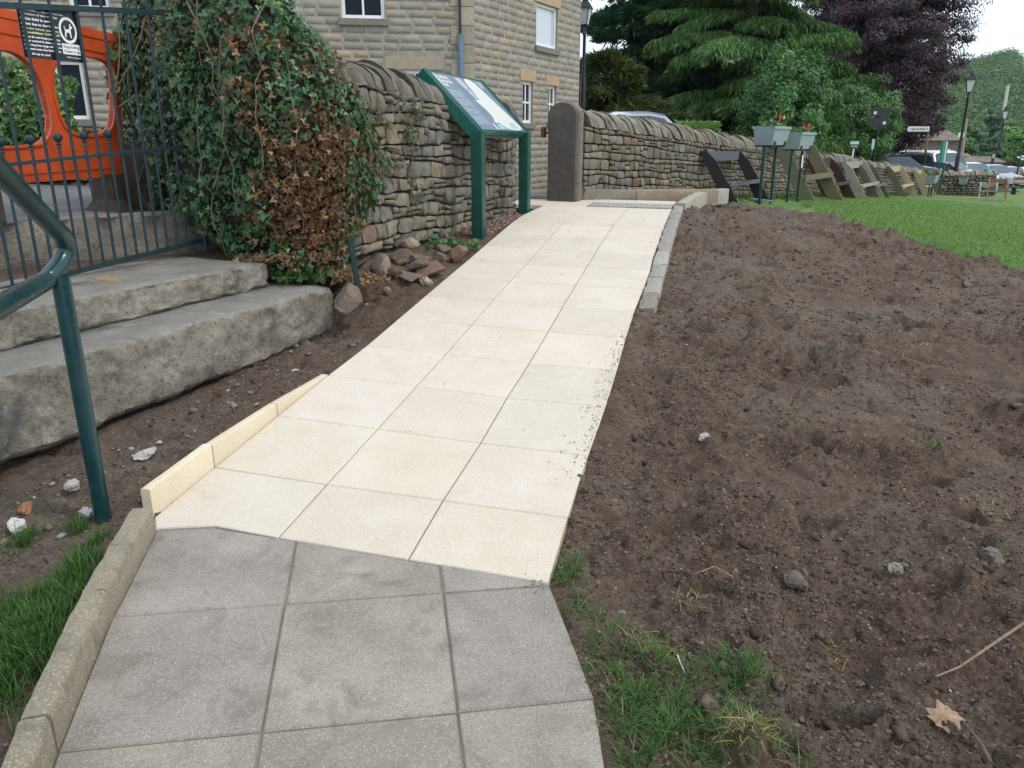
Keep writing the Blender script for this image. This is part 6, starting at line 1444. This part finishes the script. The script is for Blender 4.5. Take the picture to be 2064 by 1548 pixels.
rock(52, 1030, 36, 20, (.32, .16, .08), 'orange brown stone in the dirt by the handrail post', 334, cat='stone'); rock(36, 1060, 44, 18, (.55, .55, .53), 'white lump of mortar at the left edge', 335, cat='stone'); rock(143, 988, 40, 30, (.40, .37, .34), 'pale wedge shaped stone left of the handrail post', 336, cat='stone')
rock(175, 1036, 34, 18, (.5, .5, .5), 'pale mortar lump touching the handrail post', 337, cat='stone'); rock(295, 918, 44, 14, (.42, .41, .40), 'long flat pale chip in the dirt between step and edging', 338, cat='stone')
rock(1418, 880, 26, 14, (.45, .44, .42), 'pale flat stone in the middle of the soil', 339, cat='stone'); rock(849, 765, 10, 8, (.25, .12, .08), 'tiny brown pebble on the joint of the cream slabs', 340, cat='pebble'); rock(1600, 1160, 60, 44, (.15, .125, .11), 'big crumbly clod of earth on the soil', 341, cat='clod'); rock(2000, 1120, 50, 34, (.18, .16, .14), 'grey stone near the right edge of the soil', 342, cat='stone')

# clods, crumbs and chips (nobody could count them)
def crumbs(name, n, area, size, cs, ws, mat, seed, lift=.2, flat=.7, power=2.2):
    r = np.random.default_rng(seed); P = area(r, n); n = len(P); z = ground_h(P[:, 0], P[:, 1]) if P.shape[1] == 2 else P[:, 2]
    s = size[0]+(size[1]-size[0])*r.random(n)**power; s = s*np.clip(P[:, 1]/4.5, .7, 2.2)**.5
    vs, fs = rock_mesh(1, 1, 1, seed, 1); S = np.array([list(v) for v in vs]); F0 = np.array(fs)
    k_ = len(S); Nn, T, B = rand_frames(n, None, 1, r); sc3 = s[:, None]*r.uniform(.6, 1.2, (n, 3)); L3 = S[None]*sc3[:, None]*(1+.22*r.normal(size=(n, k_, 1)))
    V_ = (L3[..., :1]*T[:, None]+L3[..., 1:2]*B[:, None]+L3[..., 2:]*Nn[:, None]); V_[..., 2] *= flat; V_ = V_+np.c_[P[:, :2], z+s*lift][:, None]
    F_ = (np.arange(n)[:, None, None]*k_+F0[None]).reshape(-1, 3); return tag(mesh_np(name, V_.reshape(-1, 3), F_, M[mat], None, np.repeat(pal(n, cs, ws, .3, r), k_, axis=0)), kind='stuff')
def polar_pts(r, n, a0, a1, r0, r1): a = r.uniform(a0, a1, n); q = r0*(r1/r0)**(r.random(n)**.9); return np.c_[q*np.sin(a), q*np.cos(a)]
def soil_area(r, n):
    P = polar_pts(r, n, R(-2), R(42), 1.3, 15); nd, c, rr, c2, r2 = near_path(P[:, 0], P[:, 1]); cl = fbm(P[:, 0]*2.3, P[:, 1]*2.3, 3, 41)
    return P[(nd > -.01) & (c > 1.5) & (lawn_amount(P[:, 0], P[:, 1]) < .05) & (cl > r.uniform(-.45, .25, len(P)))]
def left_area(r, n):
    P = polar_pts(r, n, R(-42), R(3), 1.2, 11); nd, c, rr, c2, r2 = near_path(P[:, 0], P[:, 1]); st_ = (P[:, 0]+2.527)*snrm[0]+(P[:, 1]-3.632)*snrm[1]
    wl = (P[:, 0]-wl0[0])*wld[1]-(P[:, 1]-wl0[1])*wld[0]; return P[(nd > .05) & (c < .5) & (c2 < .5) & ((st_ < -.02) | (P[:, 1] > 6.1)) & (wl > .05)]
M['clod'] = simple('clod', (1, 1, 1), .97, var=.3, vscale=60, bmp=1.0, bscale=120, bdist=.006, spec=.2, useattr=True)
SC = [(.115, .080, .060), (.145, .105, .080), (.080, .057, .045), (.185, .145, .115)]
crumbs('soil_clods', 80000, soil_area, (.0028, .016), SC, None, 'clod', 401)
crumbs('soil_clods', 2600, soil_area, (.014, .055), SC, None, 'clod', 402, lift=-.1, power=2.6)
crumbs('soil_chips', 420, soil_area, (.003, .013), [(.42, .38, .33), (.30, .26, .22), (.55, .52, .48)], None, 'clod', 403, flat=.5)
crumbs('dirt_gravel', 22000, left_area, (.004, .02), [(.135, .105, .085), (.105, .082, .066), (.22, .19, .165), (.165, .135, .115)], [4, 3, 1.5, 3], 'clod', 404)
crumbs('dirt_gravel', 1700, left_area, (.008, .05), [(.25, .23, .20), (.40, .38, .35), (.16, .125, .10), (.15, .12, .10)], None, 'clod', 405, flat=.6, power=3.2)
def edge_area(r, n):
    rr = r.uniform(-.9, 5.6, n); c = 3-np.abs(r.normal(size=n))*.09*np.clip(1.3-.15*np.abs(rr-.6), .3, 2); p = np.array([PG(a, b_) for a, b_ in zip(c, rr)]); return p[c < 2.995]
crumbs('soil_crumbs', 900, edge_area, (.0018, .007), SC, None, 'clod', 406, lift=.5)
def path_area(r, n): return np.array([PG(a, b_) for a, b_ in zip(r.uniform(.05, 2.95, n), r.uniform(-.6, 12, n))])
crumbs('path_specks', 420, path_area, (.0015, .007), [(.05, .04, .03), (.12, .09, .06)], None, 'clod', 407, lift=.4, flat=.4, power=3)
def gravel_area(r, n):
    t_ = r.uniform(2.4, 4.7, n); o_ = r.uniform(.08, .42, n); p = LW0+np.array([.301, .954])*t_[:, None]+np.array([.954, -.301])*o_[:, None]; nd = near_path(p[:, 0], p[:, 1])[0]; return p[nd > .03]
crumbs('red_gravel', 1500, gravel_area, (.010, .03), [(.34, .20, .17), (.26, .15, .13), (.38, .28, .25), (.22, .2, .2)], None, 'clod', 408)

# ================================================================ GRASS
def blades(name, P, h, w_, cs, ws, seed, lean=.5, kind='stuff', label=None, cat=None, mat='grassblade', zf=ground_h, clump=None):
    r = np.random.default_rng(seed); n = len(P); z = zf(P[:, 0], P[:, 1]); a = r.uniform(0, 2*math.pi, n); d = np.c_[np.cos(a), np.sin(a), np.zeros(n)]
    if clump is not None: d = d*.55+np.c_[clump, np.zeros(n)]*.9; d /= np.linalg.norm(d, axis=1)[:, None]+1e-6
    s_ = np.c_[-d[:, 1], d[:, 0], np.zeros(n)]; H_ = h*r.uniform(.45, 1.25, n); ln = lean*r.uniform(.2, 1.4, n)
    base_ = np.c_[P, z-.005]; V_ = np.zeros((n, 7, 3))
    for i, (f, wf) in enumerate(((0, 1), (.4, .9), (.75, .6), (1, 0))):
        c_ = base_+np.c_[np.zeros((n, 2)), f*H_*(1-.35*ln*f)]+d*(ln*H_*f**1.8)[:, None]
        if i < 3: V_[:, 2*i] = c_-s_*w_*wf/2; V_[:, 2*i+1] = c_+s_*w_*wf/2
        else: V_[:, 6] = c_
    Fq = np.array([(0, 1, 3, 2), (2, 3, 5, 4), (4, 5, 6, 6)]); V7 = V_.reshape(-1, 3)
    F_ = [tuple(i*7+k_ for k_ in q) for i in range(0)]
    Q = (np.arange(n)[:, None, None]*7+Fq[None, :2]).reshape(-1, 4); Tn_ = (np.arange(n)[:, None]*7+np.array([4, 5, 6])[None])
    cols = np.repeat(pal(n, cs, ws, .25, r), 7, axis=0)
    me = bpy.data.meshes.new(name); me.vertices.add(len(V7)); me.vertices.foreach_set('co', V7.astype(np.float32).ravel()); lt = np.concatenate([Q.ravel(), Tn_.ravel()]).astype(np.int32)
    me.loops.add(len(lt)); me.loops.foreach_set('vertex_index', lt); nq, nt = len(Q), len(Tn_); me.polygons.add(nq+nt)
    ls_ = np.concatenate([np.arange(nq)*4, nq*4+np.arange(nt)*3]).astype(np.int32); me.polygons.foreach_set('loop_start', ls_); me.polygons.foreach_set('loop_total', np.concatenate([np.full(nq, 4), np.full(nt, 3)]).astype(np.int32)); me.update(calc_edges=True)
    ca = me.color_attributes.new('col', 'FLOAT_COLOR', 'POINT'); cc = np.ones((len(V7), 4), np.float32); cc[:, :3] = cols; ca.data.foreach_set('color', cc.ravel()); me.materials.append(M[mat])
    o = link(bpy.data.objects.new(name, me)); return tag(o, label, cat, kind=kind)
GC = [(.055, .13, .030), (.080, .17, .040), (.038, .10, .030), (.14, .21, .06)]
def tufts(r, pts, n, sp):                        # points gathered in tufts around pixel positions
    out, dr = [], []
    for (u, v, k_, s_) in pts:
        c_ = gpt(u, v)[:2]; m_ = int(n*k_); q = r.normal(size=(m_, 2))*s_*sp; out.append(c_+q); dr.append(q/(s_*sp))
    return np.concatenate(out), np.concatenate(dr)
r8 = np.random.default_rng(88)
pts = [(u, v, k_, s_) for u, v, k_, s_ in ((1300, 1345, 1.2, 1.5), (1350, 1400, 1.6, 2), (1400, 1450, 1.8, 2.2), (1330, 1480, 1.8, 2.4), (1430, 1520, 1.6, 2.2), (1280, 1440, 1, 1.6), (1230, 1440, .6, 1.2), (1500, 1375, 1.2, 1.1), (1530, 1360, .8, .8), (1240, 1335, .8, 1.0), (1165, 1240, .5, .7), (1130, 1160, .6, .6),
    (1150, 1140, .5, .6), (1215, 1250, .25, .6), (1210, 1290, .25, .5), (1390, 1500, 1.6, 2.4), (1260, 1390, .5, 1), (1380, 1350, .9, 1.4), (1450, 1340, .4, .8), (1540, 575, .35, .9), (1690, 425, .5, 2.0), (1900, 890, .12, .8), (1440, 720, .1, .6), (1600, 840, .1, .6))]
P, dr = tufts(r8, pts, 125, .052)
sub_pts = []
for k_ in range(0, len(P), 9): sub_pts.append(P[k_])
sub_pts = np.array(sub_pts); idx = r8.integers(0, len(sub_pts), len(P)); q = sub_pts[idx]+r8.normal(size=P.shape)*.012; dr = (q-sub_pts[idx])/.012
nd = near_path(q[:, 0], q[:, 1])[0]; k2 = nd > -.01
blades('grass', q[k2], .07, .0038, GC, [3, 3, 2, 1], 501, 1.0, clump=dr[k2])
pts = [(210, 1095, .6, .6), (180, 1130, .8, .8), (150, 1170, 1.2, 1), (110, 1210, 1.6, 1.3), (60, 1260, 1.8, 1.5), (20, 1310, 2, 1.6), (100, 1260, 1.4, 1.2), (50, 1330, 1.8, 1.4), (10, 1400, 1.6, 1.3), (40, 1090, .35, .6), (150, 1060, .3, .7), (-10, 1240, 1.2, 1.3), (70, 1300, 1.2, 1)]
P, dr = tufts(r8, pts, 330, .055); sub_pts = P[::9]; idx = r8.integers(0, len(sub_pts), len(P)); q = sub_pts[idx]+r8.normal(size=P.shape)*.014; dr = (q-sub_pts[idx])/.014
nd = near_path(q[:, 0], q[:, 1])[0]; k2 = nd > .10
blades('grass', q[k2], .085, .0042, GC, [3, 3, 2, 1], 502, .6, clump=dr[k2])
# pale root tangles
pts = [(1505, 1480, .5, .9), (1540, 1455, .4, .6), (1490, 1510, .4, .6), (1300, 1290, .35, 1), (1335, 1300, .3, .8), (1385, 1210, .2, .6), (1690, 1290, .15, .6), (1420, 715, .2, .9), (1400, 735, .2, .9), (1990, 1010, .25, 1.2), (1620, 920, .1, .6), (1860, 690, .12, .7)]
P, dr = tufts(r8, pts, 150, .05); blades('dead_grass', P, .05, .0032, [(.34, .30, .10), (.42, .34, .16), (.24, .18, .09)], None, 503, 1.6)
def rnd_area(n, seed, a0, a1, r0, r1, cond):
    r = np.random.default_rng(seed); P = polar_pts(r, n, a0, a1, r0, r1); return P[cond(P)]
P = rnd_area(9000, 504, R(-2), R(42), 1.5, 14, lambda P: (near_path(P[:, 0], P[:, 1])[0] > .01) & (cr(P[:, 0], P[:, 1])[0] > 1.5) & (lawn_amount(P[:, 0], P[:, 1]) < 0) & (fbm(P[:, 0]*1.7, P[:, 1]*1.7, 3, 77) > .12))
blades('root_fibres', P, .028, .0018, [(.13, .07, .035), (.18, .12, .07), (.09, .055, .035), (.25, .19, .12)], [3, 2, 2, .5], 505, 1.8)
P = rnd_area(120000, 506, R(8), R(40), 8, 34, lambda P: (lawn_amount(P[:, 0], P[:, 1]) > -.03) & (((P[:, 0]-WR0[0])*WRD[1]-(P[:, 1]-WR0[1])*WRD[0]) > .02))
blades('grass', P, .05, .011, [(.13, .235, .062), (.17, .285, .078), (.105, .195, .052), (.24, .31, .12)], [3, 3, 2, 1.2], 507, .6)
P = np.array([wallr(t_, o_) for t_, o_ in zip(r8.uniform(5.5, 40, 9000), np.abs(r8.normal(size=9000))*.25)]); blades('grass', P, .13, .010, GC, None, 508, .5)
# weeds at the foot of the left wall
for (u, v, n_, lb, cs) in ((905, 500, 260, 'broad leaved green weed at the foot of the wall by the notice board', [(.05, .15, .05), (.08, .2, .05)]), (590, 560, 300, 'straggly green weed at the top of the lower step', [(.05, .12, .04), (.08, .16, .05)])):
    c_ = gpt(u, v) if u > 700 else PY(u, v, 6.2); rt = empty('weed', c_, 0, lb, 'weed'); r = np.random.default_rng(int(u)); P = r.normal(size=(n_, 3))*np.array([.14, .08, .05]); P[:, 2] = abs(P[:, 2]); N, T, B = rand_frames(n_, np.array([0, -.3, .8]), .8, r)
    scatter(P, LEAF, LEAFF, r.uniform(.03, .085, n_), N, T, B, pal(n_, cs, None, .25, r), 'leaves', M['leaf'], rt); MB().tube([(0, 0, -.03), (.02, 0, .1)], .006, 5).build('stem', M['vine'], rt)
n_ = 1500; r = np.random.default_rng(3); t_ = r.uniform(-.2, 1.0, n_); P = np.c_[-1.9+.75*t_+r.normal(size=n_)*.08, 6.22+.25*t_+r.normal(size=n_)*.10, np.zeros(n_)]; P[:, 2] = np.where(P[:, 0] < -1.45, -.90, -1.05)+r.uniform(0, .04, n_)-.15*np.clip(t_-.5, 0, 1); N, T, B = rand_frames(n_, np.array([0, -.3, .9]), .8, r)
tag(scatter(P, IVY, IVYF, r.uniform(.025, .055, n_), N, T, B, pal(n_, [(.20, .12, .07), (.14, .09, .055), (.28, .18, .10)], None, .25, r), 'leaf_litter', M['leaf'], None), kind='stuff')
# sticks, the dead leaf and the oddments on the soil
def stick(pts, r0, label, col=(.22, .16, .11), name='stick', cat='twig', lift=.02):
    P = [gpt(u, v) for u, v in pts]; P = [np.array([p[0], p[1], max(p[2], float(ground_h(p[0], p[1])))+lift]) for p in P]; m_ = simple('twig', col, .9, var=.25, vscale=30); o0 = P[0]
    o = MB().tube([p-o0 for p in P], [r0*(1-.5*i/(len(P)-1)) for i in range(len(P))], 7).build(name, m_, smooth=True); o.location = tuple(map(float, o0)); return tag(o, label, cat)
stick([(2070, 1262), (2010, 1300), (1960, 1335), (1930, 1355), (1885, 1373)], .006, 'long thin bare stick lying on the soil at the right edge', (.20, .15, .11))
stick([(1995, 1548), (1975, 1510), (1960, 1490), (1938, 1462)], .007, 'dark curved twig in the bottom right corner', (.11, .08, .06))
stick([(1190, 1560), (1195, 1500), (1170, 1450)], .0, 'x') if 0 else None
stick([(978, 571), (1000, 570)], .005, 'small dark twig lying on the cream slabs halfway up the path', (.04, .035, .03), lift=.03)
stick([(1475, 1180), (1440, 1150), (1400, 1165)], .003, 'thin pale root curling on the soil above the grass', (.30, .22, .14))
stick([(1365, 1330), (1372, 1350), (1380, 1366)], .0018, 'short white and blue plastic sliver by the grass tuft', (.6, .68, .78), 'plastic_sliver', 'litter')
stick([(845, 488), (800, 478), (780, 492)], .006, 'pale bent stem arching over the rubble beside the wall', (.45, .38, .28), 'dry_stem', 'stem', lift=.10)
lp = gpt(1903, 1440); lo_ = [(0, -.5), (.12, -.34), (.34, -.42), (.30, -.22), (.5, -.1), (.32, 0), (.44, .2), (.22, .18), (.2, .42), (.02, .26), (-.12, .48), (-.2, .22), (-.42, .26), (-.3, .04), (-.5, -.08), (-.28, -.18), (-.34, -.4), (-.12, -.32)]
k_ = .115; vs = [(0, 0, .012)]+[(x*k_*1.1, y*k_, .004+.014*math.sin(x*9)+.010*abs(y)) for x, y in lo_]
o = MB().add(vs, [(0, i+1, (i+1) % len(lo_)+1) for i in range(len(lo_))]).build('dead_leaf', simple('dead_leaf', (.32, .215, .135), .7, var=.2, vscale=60)); lp[2] = float(ground_h(lp[0], lp[1])); o.location = (lp[0], lp[1], lp[2]+.03); o.rotation_euler = (R(12), R(-8), R(30)); tag(o, 'crisp tan dead leaf on the soil at the lower right', 'leaf')
p = gpt(1535, 408); o = MB().box((-.22, -.05, 0), (-.01, .05, .015)).box((.01, -.04, 0), (.2, .06, .015)).build('slate_piece', simple('slate_piece', (.16, .18, .21), .5, var=.2)); o.location = (p[0], p[1], p[2]+.04); o.rotation_euler = (R(6), R(4), R(-35)); tag(o, 'broken strip of blue grey slate on the soil near the dark bench', 'slate')
p = PY(213, 541, 5.15); vs, fs = rock_mesh(.10, .05, .035, 9, 2); o = MB().add(vs, fs, (.30, .2, .11)).build('brick_piece', M['rockm'], colors=True); o.location = (p[0], p[1], -.892); tag(o, 'orange brown brick fragment on the step under the fence rail', 'brick')

# ================================================================ THE AIR
hz = MB().box((-950, -12, -22), (950, 950, 170)).build('haze', None)
m = bpy.data.materials.new('haze'); m.use_nodes = True; t = m.node_tree; t.nodes.clear(); out = t.nodes.new('ShaderNodeOutputMaterial'); pv = t.nodes.new('ShaderNodeVolumePrincipled')
pv.inputs['Color'].default_value = (.86, .91, .97, 1); pv.inputs['Density'].default_value = .00014; pv.inputs['Anisotropy'].default_value = .2
t.links.new(pv.outputs['Volume'], out.inputs['Volume']); hz.data.materials.append(m); tag(hz, kind='stuff')
